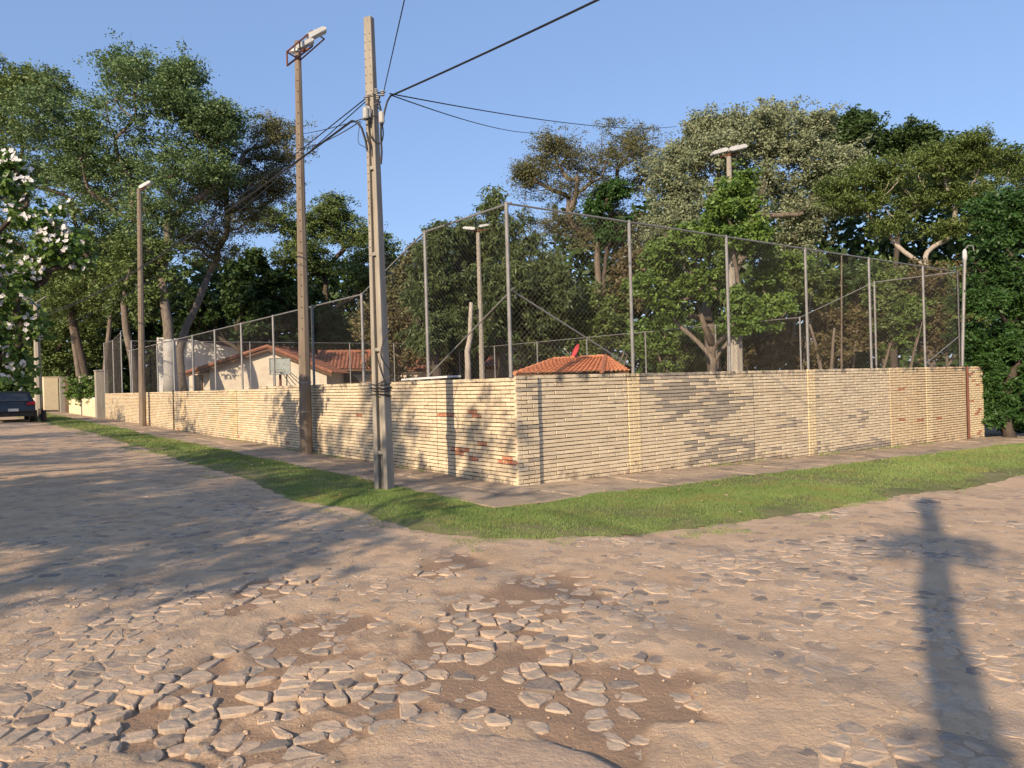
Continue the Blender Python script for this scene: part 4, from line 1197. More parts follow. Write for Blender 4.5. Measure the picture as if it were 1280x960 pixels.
# --- far left: boundary wall with pillars, gate and hedge
far = empty('garden_wall', wl(tl(98), 0, 0), 'low cream garden wall with tall square pillars and railings beyond the brick wall', 'wall')
def wlp(px, off=0): return wl(tl(px), off)
def pillar(px, wpx_top, pyt, w=.5, m='plaster_y', off=0):
    c = wlp(px, off); z0 = gz0(c.x, c.y) - .1; z1 = at(px, pyt, c.y).z
    b = MB(); b.box((c.x, c.y, (z0 + z1) / 2), (w, w, z1 - z0), DL, NL, (0, 0, 1)); b.box((c.x, c.y, z1 + .03), (w + .06, w + .06, .06), DL, NL, (0, 0, 1)); b.build('pillar', M[m], far)
pillar(127, 0, 464, .55, 'conc'); pillar(63, 0, 472, .9); pillar(79.5, 0, 472, .45, 'conc')
for p0, p1 in ((89, 124), (25, 56)):
    a, c = wlp(p0, -.05), wlp(p1, -.05); z0 = gz0(a.x, a.y) - .1
    wall_panel(far, a, c, z0, at(p0, 499, a.y).z, at(p1, 498, c.y).z, -.2, M['plaster_y'], 'low_wall')
    b = MB(); b.prism([Vector((q.x, q.y, at(pp, 498.3, q.y).z)) + NL * o_ for q, pp, o_ in ((a, p0, .1), (c, p1, .1), (c, p1, -.25), (a, p0, -.25))], (0, 0, .06)); b.build('coping', M['white'], far)
for px in (100, 112, 35, 44, 51):
    c = wlp(px, -.05); z0 = at(px, 499, c.y).z; z1 = at(px, 470 if px > 60 else 478, c.y).z
    b = MB(); b.box((c.x, c.y, (z0 + z1) / 2), (.16, .16, z1 - z0), DL, NL, (0, 0, 1)); b.build('railing_post', M['plaster'], far)
gt_ = empty('wooden_gate', wlp(84), 'narrow dark brown plank gate between pillars of the garden wall', 'gate')
for k in range(5):
    px = 82 + k * 1.15; c = wlp(px, .0); z0 = gz0(c.x, c.y); z1 = at(px, 473, c.y).z
    b = MB(); b.box((c.x, c.y, (z0 + z1) / 2), (.30, .05, z1 - z0), DL, NL, (0, 0, 1)); b.build('plank', M['wood'], gt_)
vh = empty('white_house', at(8, 480, 75), 'bright white house end far down the left street behind the parked car', 'house')
b = MB(); q = [at(-60, 497, 75), at(26, 497, 75), at(26, 474, 75), at(8, 462, 75), at(-40, 440, 75), at(-60, 440, 75)]
b.prism(q, (0, 8, 0)); b.build('gable_wall', M['white'], vh)
b = MB(); b.prism([at(28, 473, 74.5), at(6, 459, 74.5), at(-42, 437, 74.5), at(-42, 440, 74.5), at(6, 462, 74.5), at(28, 476, 74.5)], (0, 9, 0)); b.build('roof', M['white'], vh)
yw = empty('street_wall', at(20, 500, 55), 'yellow street wall stub behind the black car at the far left', 'wall')
b = MB(); a, c = at(-30, 514, 52), at(24, 512, 52); b.prism([a, c, at(24, 491, 52), at(-30, 489, 52)], (0, .3, 0)); b.build('render', M['plaster_y'], yw)
for k, (px, py) in enumerate(((43.5, 512), (55, 514), (51, 513))):
    p = gpt(px, 527 if k < 2 else 524)
    b = MB(); b.tube([p, p + Vector((0, 0, .55))], [.13, .11], 7)
    o = b.build('wooden_stump', M['bark_dark'], None, origin=p); tag(o, ('left short dark stump right beside the parked black car', 'right short stump on the grass by the pale street pole', 'middle short stump behind the pale street pole')[k], 'stump', 'stumps by the street pole')

# --- parked car, seen from behind
cy0 = 36.0; cp = gpt(17, 529); cz = gz0(cp.x, cp.y)
cdir = Vector((-.614, .789, 0)).normalized(); cside = Vector((.789, .614, 0))
car = empty('parked_car', (cp.x, cp.y, cz), 'black hatchback seen from behind, parked at the left edge of the street', 'car')
O = Vector((cp.x, cp.y, cz)); W = .86
def cpt(l, s, z): return O + cdir * l + cside * s + Vector((0, 0, z))
prof = [(0.05, .30), (0, .55), (.03, .78), (.10, .95), (.32, 1.34), (.55, 1.44), (1.6, 1.47), (2.4, 1.36), (3.1, 1.0), (3.9, .86), (4.1, .62), (4.12, .30)]
def wz(z): return W * (1.0 if z < .95 else 1.0 - .24 * (z - .95) / .5) * (.96 if z < .4 else 1)
b = MB(); vs = []; fs = []
sl = (-1, -.93, -.5, 0, .5, .93, 1)
for l, z in prof:
    for s in sl:
        bulge = (1 - abs(s) ** 3) * .06
        vs.append(cpt(l - bulge if l < 1 else l, s * wz(z), z - (.04 if abs(s) == 1 and z > .9 else 0)))
n = len(sl)
for i in range(len(prof) - 1):
    for k in range(n - 1): fs.append((i * n + k, i * n + k + 1, (i + 1) * n + k + 1, (i + 1) * n + k))
for s in (0, n - 1):
    f_ = tuple(i * n + s for i in range(len(prof))); fs.append(f_ if s else f_[::-1])
fs.append(tuple([k for k in range(n)][::-1]) if False else tuple((len(prof) - 1) * n + k for k in range(n)))
b.add(vs, fs); body = b.build('body', M['carpaint'], car, smooth=False)
b = MB(); b.prism([cpt(.115, -.62, 1.0), cpt(.115, .62, 1.0), cpt(.325, .54, 1.33), cpt(.325, -.54, 1.33)], cdir * -.075); b.build('rear_window', M['window'], car)
for s in (-1, 1):
    b = MB(); b.prism([cpt(-.02, s * .52, .80), cpt(.05, s * .87, .80), cpt(.12, s * .86, .96), cpt(.03, s * .52, .93)], cdir * -.06); b.build('tail_light', M['tail'], car)
    b = MB(); b.prism([cpt(.6, s * .775, 1.0), cpt(2.6, s * .79, 1.0), cpt(2.2, s * .70, 1.33), cpt(.8, s * .69, 1.36)], cside * s * .05); b.build('side_window', M['window'], car)
    for l in (.75, 3.3):
        b = MB(); c = cpt(l, s * .78, .31)
        b.tube([c - cside * .10, c - cside * .08, c + cside * .08, c + cside * .10], [.27, .31, .31, .27], 18); wh_ = b.build('wheel', M['black'], car)
        r_ = MB(); r_.tube([c + cside * s * .09, c + cside * s * .115], [.19, .17], 12); sub(r_, 'rim', M['galv'], wh_, car)
b = MB(); b.box(cpt(-.075, 0, .60), (.40, .02, .12), cside, cdir, (0, 0, 1)); b.build('number_plate', M['lampwhite'], car)
b = MB(); b.box(cpt(-.03, 0, .38), (1.5, .12, .16), cside, cdir, (0, 0, 1)); b.build('bumper', M['black'], car)

# ================================================================== TREES
def leaf_quads(P, L, Wd, droop, upb, n):
    """rhombic leaves at points P: direction random with a drooping or rising bias"""
    d = rng.normal(0, 1, (n, 3)); d[:, 2] = d[:, 2] * .6 - droop
    d /= np.linalg.norm(d, axis=1, keepdims=True)
    nr = rng.normal(0, 1, (n, 3)); nr[:, 2] += upb
    s = np.cross(d, nr); s /= np.linalg.norm(s, axis=1, keepdims=True) + 1e-9
    nn = np.cross(s, d)
    L = L * rng.uniform(.6, 1.25, n)[:, None]; Wd = Wd * rng.uniform(.7, 1.2, n)[:, None]
    V = np.zeros((n, 4, 3))
    V[:, 0] = P; V[:, 1] = P + d * L * .5 + s * Wd * .5 - nn * L * .06; V[:, 2] = P + d * L - nn * L * .12; V[:, 3] = P + d * L * .5 - s * Wd * .5 - nn * L * .06
    return V
def crown(root, clusters, rc, leaves, size, m, droop=0.2, upb=.8, flat=.7, tonev=.16, name='crown', shell=.5, tmin=0.02, tuft=.42):
    """clusters: (n,4) x y z tone"""
    C_ = np.asarray(clusters); nc = len(C_)
    # every cluster is a spray of tufts, so that the outline is ragged and light comes through
    rc0 = rc * rng.uniform(.6, 1.3, nc)
    ns = max(3, min(8, int(leaves / nc / 14)))
    si = np.repeat(np.arange(nc), ns); g_ = np.clip(rng.normal(0, .46, (len(si), 3)), -.95, .95) * np.array([1, 1, flat])
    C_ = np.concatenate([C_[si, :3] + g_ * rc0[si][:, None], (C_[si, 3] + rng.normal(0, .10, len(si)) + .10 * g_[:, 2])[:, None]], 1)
    nc = len(C_); rc = rc * tuft
    per = rng.poisson(leaves / nc * rng.uniform(.5, 1.5, nc)).clip(2)
    idx = np.repeat(np.arange(nc), per); n = len(idx)
    v = rng.normal(0, 1, (n, 3)); v /= np.linalg.norm(v, axis=1, keepdims=True)
    r_ = rng.random(n) ** shell
    rcs = rc * rng.uniform(.55, 1.35, nc)
    P = C_[idx, :3] + (v * (r_ * .6)[:, None] + rng.normal(0, .27, (n, 3))) * rcs[idx][:, None] * np.array([1, 1, flat])
    if droop > .5: P[:, 2] -= np.abs(rng.normal(0, .15, n)) * rc
    V = leaf_quads(P, size[0], size[1], droop, upb, n)
    tone = np.clip(C_[idx, 3] + rng.normal(0, tonev, n), tmin, .98)
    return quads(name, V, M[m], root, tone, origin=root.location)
def bez(a, b, c, d, n):
    out = []
    for k in range(n + 1):
        t = k / n; out.append(a * (1 - t) ** 3 + b * (3 * t * (1 - t) ** 2) + c * (3 * t * t * (1 - t)) + d * t ** 3)
    return out
def make_tree(label, cat, Y, base_px, lobes, leaves, m='l_mid', rc=.6, size=(.17, .07), bark_='bark', tr=.28, fork=.35, dens=1.0, droop=.2, flat=.7, group='trees beyond the wall', twigs=1.0, bend=.5, clus=7.0, trunk_pts=None, shell=.5, limb_r=.55, depth_k=.75, name='tree', base=None, tonev=.16, upb=.8, bark_up=None, low=0.0, umbrella=0.0, split=5):
    """lobes: (px, py, r_px[, dy]) read from the photograph at distance Y (or world x,y,z,r when base is given)"""
    S = []
    for q in lobes:
        if base is not None: S.append((Vector(q[:3]), q[3]))
        else: S.append((at(q[0], q[1], Y + (q[3] if len(q) > 3 else random.uniform(-1, 1) * q[2] * Y / F * .6)), q[2] * Y / F))
    if split:
        S2 = []
        for c, r_ in S:
            for _ in range(split):
                v = Vector((random.gauss(0, 1), random.gauss(0, 1), random.gauss(0, .9))).normalized() * r_ * random.uniform(.25, .80)
                S2.append((c + v, r_ * random.uniform(.45, .66)))
        S = S2
    if base is None:
        g0 = at(base_px, 480, Y); b0 = Vector((g0.x, g0.y, gz0(g0.x, g0.y) - .1))
    else: b0 = Vector(base)
    root = empty(name, b0, label, cat, group)
    random.shuffle(S); cen = sum((s[0] for s in S), Vector()) / len(S)
    top = max(s[0].z for s in S); fz = b0.z + (top - b0.z) * fork
    fk = Vector((b0.x + (cen.x - b0.x) * .35 + random.uniform(-.3, .3), b0.y + (cen.y - b0.y) * .35, fz))
    T = MB()
    tp = trunk_pts or bez(b0, b0 + Vector((random.uniform(-.3, .3), 0, (fz - b0.z) * .4)), fk - Vector((random.uniform(-bend, bend), 0, (fz - b0.z) * .3)), fk, 7)
    nT = len(tp)
    T.tube(tp, [tr * (1.35 if k == 0 else 1.0 - .35 * k / (nT - 1)) for k in range(nT)], 9)
    trunk = T.build('trunk', M[bark_], root, smooth=True)
    B = MB(); CL = []
    fk = tp[-1]
    # limbs: every lobe hangs on the nearest limb already there; thickness grows with what a limb carries
    S.sort(key=lambda s_: (s_[0] - fk).length)
    par = []; plen = []
    for i, (c, r_) in enumerate(S):
        best = (c - fk).length * 1.0; bi = -1; bl = (c - fk).length
        for j in range(i):
            dd = (c - S[j][0]).length
            cost = dd + plen[j] * .35
            if cost < best and (c - fk).length > (S[j][0] - fk).length * .95: best = cost; bi = j; bl = plen[j] + dd
        par.append(bi); plen.append(bl)
    cntd = [1.0] * len(S)
    for i in range(len(S) - 1, -1, -1):
        if par[i] >= 0: cntd[par[i]] += cntd[i]
    tip = tr * limb_r * 1.3 / math.sqrt(len(S)) ** .9
    cdir_ = [None] * len(S)
    for i, (c, r_) in enumerate(S):
        if par[i] < 0: st = tp[nT - 1 - (i % 2)] if i else tp[-1]; d0 = (tp[-1] - tp[-2]).normalized() + Vector((0, 0, .3))
        else: st = S[par[i]][0] - Vector((0, 0, S[par[i]][1] * .25)); d0 = cdir_[par[i]]
        end = c - Vector((0, 0, r_ * .25))
        hv = end - st; L = hv.length
        J = lambda q: Vector([random.uniform(-1, 1) * L * q for _ in range(3)])
        cpts = bez(st, st + d0 * L * .28 + J(.06), end - hv * .3 + Vector((0, 0, -.12 * L)) + J(.12), end, 8)
        cdir_[i] = (cpts[-1] - cpts[-2]).normalized()
        ra = min(tip * cntd[i] ** .47 * 1.05, tr * .62); rb_ = max(tip * math.sqrt(max(cntd[i] - 1, .25)) * .95, .02)
        rb_ = min(rb_, ra)
        r0 = tip * 1.2
        B.tube([p + J(.012) if 0 < k < 8 else p for k, p in enumerate(cpts)], [ra + (rb_ - ra) * k / 8 for k in range(9)], 6, cap=False)
        nc = max(3, int(clus * dens * (r_ / rc) ** 2 * .55 * (1.0 if split else 1)))
        for _ in range(nc):
            v = Vector((random.gauss(0, 1), random.gauss(0, 1), random.gauss(.15, 1))).normalized()
            rad = r_ * random.random() ** .42
            if umbrella: v.z = abs(v.z) * .5; v.normalize() if False else None
            p = c + Vector((v.x * rad, v.y * rad * depth_k, v.z * rad * (1 if not umbrella else umbrella)))
            if low and p.z < b0.z + low: p.z = b0.z + low + random.random() * .5
            tone = .5 + .16 * random.gauss(0, 1)
            CL.append((p.x, p.y, p.z, min(.9, max(.08, tone))))
            if random.random() < twigs:
                k = random.randint(5, 8); q = cpts[k]
                mid = (q + p) / 2 + Vector([random.uniform(-1, 1) * r_ * .16 for _ in range(3)])
                rt_ = max(.012, r0 * .30)
                B.tube([q, mid, p], [rt_, rt_ * .6, rt_ * .25], 4, cap=False)
                if twigs >= 1 and random.random() < .6:
                    p2 = mid + Vector([random.uniform(-1, 1) * r_ * .45 for _ in range(3)]); B.tube([mid, (mid + p2) / 2 + Vector((0, 0, .06)), p2], [rt_ * .5, rt_ * .35, rt_ * .15], 3, cap=False)
    B.build('limbs', M[bark_up or bark_], root, smooth=True)
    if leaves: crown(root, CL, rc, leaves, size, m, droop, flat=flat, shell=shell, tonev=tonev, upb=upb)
    return root, CL

# far wood that closes the view under and between the crowns
def wood_mass(name, label, Y, spans, n, size, m, th=3.0):
    """spans: px0, px1, top px y, bottom px y"""
    Vs = []; tn = []
    tot = sum((b - a) for a, b, *_ in spans)
    for a, b, t0, b0 in spans:
        k = int(n * (b - a) / tot); x = rng.uniform(a, b, k)
        topn = t0 + (fbm(x, x * 0, .03, 4, 201) - .5) * 60
        y = topn + (b0 - topn) * rng.random(k) ** .8
        Yd = Y + rng.uniform(0, th, k) + 2.5 * (fbm(x * .05, y * .05, 1, 3, 205) - .5)
        dx = (x - 640) / F; dy = (y - 480) / F
        P = np.stack([Yd * dx, Yd, 1.6 - Yd * dy - Yd * dx * .028], -1)
        Vs.append(leaf_quads(P, size[0], size[1], .3, .8, k)); tn.append(np.clip(fbm(x, y, .05, 3, 210) * 1.1 - .05 + rng.normal(0, .14, k), .02, .98))
    V = np.concatenate(Vs); o = quads(name, V, M[m], None, np.concatenate(tn)); tag(o, kind='stuff'); return o
wood_mass('far_wood', None, 66, [(-250, 150, 300, 512), (150, 480, 330, 500), (480, 700, 330, 480), (700, 1700, 250, 500)], 85000, (.85, .55), 'l_dark', 6)

# ---- left group
tall_t, _ = make_tree('tall leafy green tree with forked pale trunk rising left of the tall floodlight pole', 'tree', 40, 232,
          [(150, 130, 52), (205, 110, 45), (110, 160, 45), (60, 145, 40), (245, 170, 45), (165, 190, 50), (120, 225, 50), (215, 225, 45), (255, 150, 28), (85, 200, 40), (230, 125, 26), (150, 88, 26), (190, 270, 40), (262, 215, 30), (280, 155, 18), (225, 95, 16)],
          92000, 'l_blue', rc=1.25, split=7, size=(.185, .08), bark_='bark', tr=.30, depth_k=.9, fork=.38, clus=4.2, twigs=1.0, group='trees beyond the wall', flat=.6,
          trunk_pts=[at(214, 500, 38), at(213, 470, 38), at(212, 440, 38), at(210, 405, 38.2), at(204, 370, 38.5), at(203, 335, 39), at(209, 305, 39.5)])
make_tree('brownish thin leaved tree with dark spreading limbs right behind the forked pale trunk', 'tree', 44, 252,
          [(300, 185, 40), (335, 200, 34), (275, 215, 40), (320, 240, 38), (290, 270, 38), (345, 170, 20), (345, 235, 22), (250, 250, 38), (260, 310, 30), (230, 290, 30)],
          56000, 'l_brown', rc=1.25, split=6, size=(.155, .065), bark_='bark', tr=.27, depth_k=.9, fork=.45, clus=3.6, twigs=1.4, limb_r=.75, flat=.6,
          trunk_pts=[at(229, 500, 40), at(226, 470, 40.5), at(224, 440, 41), at(232, 410, 42), at(246, 382, 43), at(260, 345, 44)])
make_tree('dense olive tree at the far left of the tree row behind the white blossom', 'tree', 52, 112,
          [(20, 150, 60), (65, 215, 60), (10, 240, 70), (110, 285, 55), (50, 320, 60), (140, 240, 50), (120, 350, 50), (5, 110, 30), (-30, 180, 70), (60, 380, 45), (155, 320, 40), (25, 105, 22), (60, 110, 20)],
          82000, 'l_olive', rc=1.5, size=(.235, .10), bark_='bark_dark', tr=.28, fork=.35, clus=4.6, twigs=.7, tonev=.2)
make_tree('broad dull green tree with slim dark trunks over the garden wall', 'tree', 60, 85,
          [(90, 330, 55), (40, 350, 50), (140, 370, 45), (95, 400, 40), (30, 410, 40), (150, 300, 40), (180, 350, 35), (60, 440, 30), (120, 440, 26)],
          48000, 'l_mid', rc=1.4, size=(.28, .13), bark_='bark_dark', tr=.25, fork=.25, clus=4.2, twigs=.8)
for px, lean, nm in ((104, -20, 'leaning dark bare trunk over the garden wall gate'), (128, 12, 'upright dark bare trunk between the gate pillar and the mesh panel')):
    Yt = 52; b0 = at(px, 505, Yt); b0.z = gz0(b0.x, b0.y); root = empty('bare_tree', b0, nm, 'tree trunk', 'trees beyond the wall')
    b = MB(); b.tube(bez(b0, at(px + lean * .2, 470, Yt), at(px + lean * .6, 430, Yt), at(px + lean, 370, Yt), 8), [.24 - .015 * k for k in range(9)], 8); b.build('trunk', M['bark'], root, smooth=True)
make_tree('small leaning grey tree with whitewashed look just past the far court fence', 'tree', 39, 160,
          [(165, 330, 30), (185, 380, 26), (150, 370, 28), (200, 330, 26)], 9000, 'l_mid', rc=.7, size=(.26, .11), bark_='bark', tr=.22, fork=.55, clus=4, 
          trunk_pts=[at(172, 490, 38.5), at(166, 450, 38.5), at(158, 415, 38.5), at(155, 380, 38.5), at(159, 350, 38.5)])
b = MB(); b.tube([at(214, 500, 38), at(213.2, 470, 38), at(212.2, 440, 38), at(211.3, 426, 38.1)], [.42, .33, .31, .305], 12); b.build('whitewashed_base', M['limewash'], tall_t, smooth=True)
# dark masses behind the gabled house
make_tree('dark round tree right behind the cream gabled house roof', 'tree', 56, 300,
          [(290, 385, 45), (340, 375, 45), (250, 390, 40), (385, 400, 38), (320, 350, 32), (420, 410, 32)], 32000, 'l_dark', rc=1.0, size=(.40, .18), bark_='bark_dark', tr=.5, fork=.3, clus=4)
make_tree('slender dark tree with open limbs between the tall floodlight pole and the utility pole', 'tree', 58, 400,
          [(380, 290, 34), (420, 285, 34), (450, 300, 32), (400, 325, 38), (440, 340, 36), (370, 330, 32), (478, 315, 24), (350, 280, 22), (412, 268, 18)],
          46000, 'l_mid', rc=1.4, size=(.23, .10), bark_='bark_dark', tr=.34, fork=.42, clus=3.4, twigs=1.3, limb_r=.7, flat=.55)
make_tree('shrubby brown green tree right of the utility pole behind the long tiled roof', 'tree', 50, 505,
          [(500, 350, 28), (520, 320, 24), (495, 390, 30), (530, 400, 30), (515, 375, 26), (545, 360, 24), (460, 400, 26)], 12000, 'l_brown', rc=.9, size=(.32, .14), bark_='bark_dark', tr=.3, fork=.4, clus=4)
# mango trees
make_tree('dense rounded mango tree with drooping leaves directly behind the slender twin lamp pole', 'tree', 40, 625,
          [(610, 285, 36), (650, 300, 38), (585, 320, 38), (670, 340, 38), (625, 345, 45), (575, 370, 36), (640, 400, 40), (600, 410, 36), (680, 390, 34), (690, 345, 24), (575, 285, 20), (615, 265, 22), (705, 375, 24)],
          60000, 'l_mango', rc=.62, size=(.30, .075), bark_='bark_dark', tr=.45, fork=.3, clus=6.5, droop=.9, twigs=.25, flat=.85, upb=.4)
make_tree('narrower mango tree at the left of the larger one, behind the first left fence post', 'tree', 38, 545,
          [(545, 305, 22), (548, 340, 30), (535, 375, 30), (560, 400, 30), (530, 415, 26), (548, 288, 12)],
          20000, 'l_mango', rc=.55, size=(.28, .07), bark_='bark_dark', tr=.35, fork=.3, clus=6.5, droop=.9, twigs=.25, flat=.85, upb=.4)
tk = empty('bare_tree', at(586, 480, 37), 'bare crooked grey tree stem beside the slender twin lamp pole', 'tree trunk', 'trees beyond the wall')
b = MB(); b.tube([at(585, 490, 37), at(585, 455, 37), at(584, 440, 37), at(588, 420, 37), at(588, 400, 37), at(589, 378, 37)], [.17, .15, .14, .13, .11, .09], 8); b.build('trunk', M['bark_pale'], tk, smooth=True)
# sparse grey tree
make_tree('sparse grey branched tree with thin foliage behind the tall corner fence', 'tree', 52, 760,
          [(700, 200, 36), (740, 195, 38), (780, 195, 36), (670, 225, 26), (720, 240, 36), (770, 245, 36), (810, 215, 30), (700, 285, 28), (750, 290, 30), (790, 290, 26), (690, 180, 18), (800, 180, 18), (660, 215, 16)],
          56000, 'l_brown', rc=1.35, split=6, size=(.165, .07), bark_='bark', bark_up='bark', tr=.36, fork=.42, clus=3.6, twigs=1.6, limb_r=.7, flat=.5)
make_tree('small dark hanging creeper tree inside the sparse grey tree', 'tree', 50, 765, [(758, 245, 24), (768, 290, 22), (745, 265, 18), (770, 235, 16)], 8000, 'l_deep', rc=.6, size=(.28, .12), bark_='bark_dark', tr=.22, fork=.5, clus=6, droop=.8)
# big pale tree
make_tree('huge pale silvery green tree, the highest round crown behind the right wall', 'tree', 46, 900,
          [(860, 190, 38), (905, 180, 38), (950, 175, 38), (1000, 190, 36), (880, 230, 42), (940, 225, 45), (1000, 235, 42), (840, 235, 30), (860, 280, 40), (920, 280, 42), (985, 285, 42), (1035, 245, 30), (965, 150, 20), (915, 160, 20), (1015, 160, 16), (1045, 200, 24), (830, 285, 30), (880, 158, 14)],
          125000, 'l_pale', rc=1.2, split=8, size=(.20, .10), bark_='bark', tr=.42, fork=.35, clus=4.6, droop=.35, twigs=.6, tonev=.22, flat=.75)
make_tree('dark green flat topped tree on the skyline between the pale tree and the right edge', 'tree', 60, 1120,
          [(1070, 180, 32), (1110, 185, 34), (1150, 190, 34), (1040, 175, 24), (1175, 200, 28), (1090, 215, 36), (1140, 225, 36), (1060, 225, 30), (1065, 160, 16), (1150, 170, 18), (1215, 200, 26), (1255, 205, 26), (1180, 240, 34)],
          52000, 'l_dark', rc=1.35, size=(.36, .16), bark_='bark_dark', tr=.35, fork=.4, clus=4.2, umbrella=.9, flat=.6)
make_tree('wide feathery leaved umbrella tree with twisting pale limbs near the right edge', 'tree', 38, 1160,
          [(1080, 225, 26), (1120, 215, 28), (1160, 205, 28), (1200, 200, 28), (1240, 205, 30), (1275, 215, 32), (1090, 255, 28), (1140, 250, 28), (1190, 240, 30), (1230, 245, 28), (1270, 260, 30), (1055, 260, 24), (1110, 285, 22), (1230, 280, 24), (1185, 285, 20), (1045, 235, 22), (1300, 230, 34), (1215, 180, 16), (1165, 190, 14)],
          88000, 'l_olive', rc=.95, split=6, size=(.16, .065), bark_='bark_pale', tr=.20, fork=.60, clus=4.4, umbrella=.6, flat=.42, twigs=1.3, limb_r=.62, upb=2.2,
          trunk_pts=[at(1165, 485, 37.5), at(1164, 440, 37.5), at(1158, 390, 37.5), at(1157, 350, 37.5), at(1157, 325, 37.6)])
# bright creeper tree
make_tree('bright green creeper covered tree wrapped round the concrete floodlight pole', 'tree', 26.6, 893,
          [(915, 245, 22, -1.3), (930, 230, 16, -1), (925, 280, 28, -1.6), (905, 262, 14, -1.8), (918, 300, 16, -1.8), (925, 375, 16, -1.6), (925, 405, 14, -1.6), (900, 275, 22), (880, 300, 26), (850, 310, 28), (950, 300, 26), (860, 350, 32), (820, 330, 26), (900, 340, 26), (950, 350, 30), (840, 385, 30), (975, 380, 26), (940, 395, 28), (800, 350, 22), (985, 330, 20)],
          44000, 'l_bright', rc=.42, size=(.16, .085), bark_='bark', tr=.16, fork=.30, clus=5.0, twigs=.6, droop=.4, tonev=.2)
sg = empty('bare_tree', at(885, 480, 28), 'gnarled brown split stump trunk left of the creeper pole', 'tree trunk', 'trees beyond the wall')
b = MB(); b.tube([at(896, 480, 28), at(890, 440, 28), at(886, 405, 28), at(880, 365, 28.2)], [.30, .25, .20, .08], 9); b.tube([at(890, 430, 27.8), at(878, 400, 27.7), at(872, 378, 27.6)], [.16, .10, .04], 7); b.tube([at(888, 400, 27.8), at(840, 390, 27.6), at(818, 380, 27.4)], [.13, .08, .04], 6); b.build('trunk', M['bark'], sg, smooth=True)
# scrub behind fence B
scr = [((1130, 375), 'l_mid', 'green bush right below the fork of the umbrella tree'), ((1165, 365), 'l_scrub', 'dry bush right of the umbrella tree trunk'), ((900, 445), 'l_bright', 'low leafy bush at the foot of the creeper pole'), ((1090, 370), 'l_mid', 'green bush behind the tall paired fence posts'), ((760, 400), 'l_mid', 'green bush under the sparse tree behind the orange hut'), ((720, 410), 'l_mid', 'green bush behind the red dish'),
       ((820, 430), 'l_bright', 'leafy green bush at the right of the orange hut'), ((870, 440), 'l_mid', 'dull green bush below the gnarled split stump'),
       ((960, 435), 'l_scrub', 'brown dry bush right of the concrete pole sleeve'), ((1010, 420), 'l_scrub', 'brown dry bush behind the low part of the back fence'),
       ((1065, 410), 'l_scrub', 'brown green thicket between the paired fence posts'), ((1120, 400), 'l_bright', 'yellow green thicket at the right end of the back fence'),
       ((1170, 420), 'l_scrub', 'dry thicket behind the last fence brace on the right'), ((1000, 350), 'l_mid', 'tall mid green bush between pale tree and umbrella tree'),
       ((1060, 340), 'l_dark', 'dark tall bush under the umbrella tree limbs'), ((1195, 370), 'l_mid', 'green bush left of the hooked lamp'),
       ((680, 430), 'l_mango', 'low mango bush behind the corner fence post'), ((545, 450), 'l_scrub', 'low dry bush behind the white board on the wall'), ((780, 350), 'l_scrub', 'yellowish thin bush under the sparse grey tree'),
       ((490, 420), 'l_scrub', 'dark dry bush just right of the utility pole')]
for k, ((px, py), m, lab) in enumerate(scr):
    Yb = 30 if px > 930 else (33 if px > 800 else 42)
    r0 = 30
    lb = [(px + random.uniform(-22, 22), py + random.uniform(-24, 30), random.uniform(20, 30)) for _ in range(6)]
    s = Yb / 33
    make_tree(lab, 'bush', Yb, px + random.uniform(-8, 8), lb, 7500, m, rc=.45 * s, size=(.20 * s, .09 * s), bark_='bark', tr=.10, fork=.2, clus=4.0, twigs=1.0, group='bushes of the scrub', name='bush', low=.2, tonev=.22)
# pale stems seen in the scrub
for px, py, lean, w, lab in ((1020, 405, -8, .13, 'pale leaning stem behind the right fence, left of a pair'), (1041, 410, 2, .12, 'pale upright stem behind the right fence, right of a pair'), (1052, 320, 0, .07, 'thin bare pole like stem in the scrub'), (1008, 365, 6, .06, 'thin grey stem leaning in the scrub'), (1146, 390, 10, .05, 'thin leaning stem in front of the last bay of scrub')):
    b0 = at(px + lean * -1, 478, 29); root = empty('stem', b0, lab, 'tree stem', 'bare stems in the scrub')
    b = MB(); b.tube(bez(b0, at(px - lean * .6, 450, 29), at(px, 430, 28.8), at(px + lean, py, 28.8), 6), [w * .7 * (1 - .08 * k) for k in range(7)], 7); b.build('trunk', M['bark'], root, smooth=True)
# dark near tree on the right edge
make_tree('dense dark green tree with hanging crown at the right edge, over the pier', 'tree', 21.5, 1262,
          [(1240, 290, 26), (1275, 290, 30), (1225, 330, 26), (1265, 340, 34), (1232, 375, 30), (1275, 395, 34), (1225, 415, 24), (1260, 440, 30), (1290, 450, 34), (1310, 350, 45), (1236, 262, 16), (1212, 375, 14), (1212, 430, 12), (1262, 262, 20), (1300, 270, 30), (1280, 480, 30), (1250, 470, 20), (1320, 420, 40), (1240, 495, 16), (1262, 505, 20), (1285, 515, 24), (1246, 520, 11), (1225, 450, 12)],
          78000, 'l_deep', rc=.36, size=(.135, .06), bark_='bark_dark', tr=.15, fork=.3, clus=6.0, droop=.4, twigs=.3, tonev=.2)
make_tree('low dark shrub in the shade under the right edge tree', 'bush', 24, 1275,
          [(1245, 500, 18), (1270, 505, 20), (1290, 490, 25), (1262, 525, 14), (1285, 530, 16)], 9000, 'l_deep', rc=.35, size=(.14, .06), bark_='bark_dark', tr=.08, fork=.2, clus=5, group='bushes of the scrub', name='bush')
make_tree('broad green tree just outside the right edge of the picture, beyond the dark hanging crown', 'tree', 30, 1420,
          [(1380, 300, 50), (1440, 290, 55), (1500, 330, 50), (1400, 370, 50), (1470, 390, 50), (1360, 240, 35)], 16000, 'l_mid', rc=.8, size=(.28, .13), bark_='bark', tr=.25, fork=.3, clus=4)
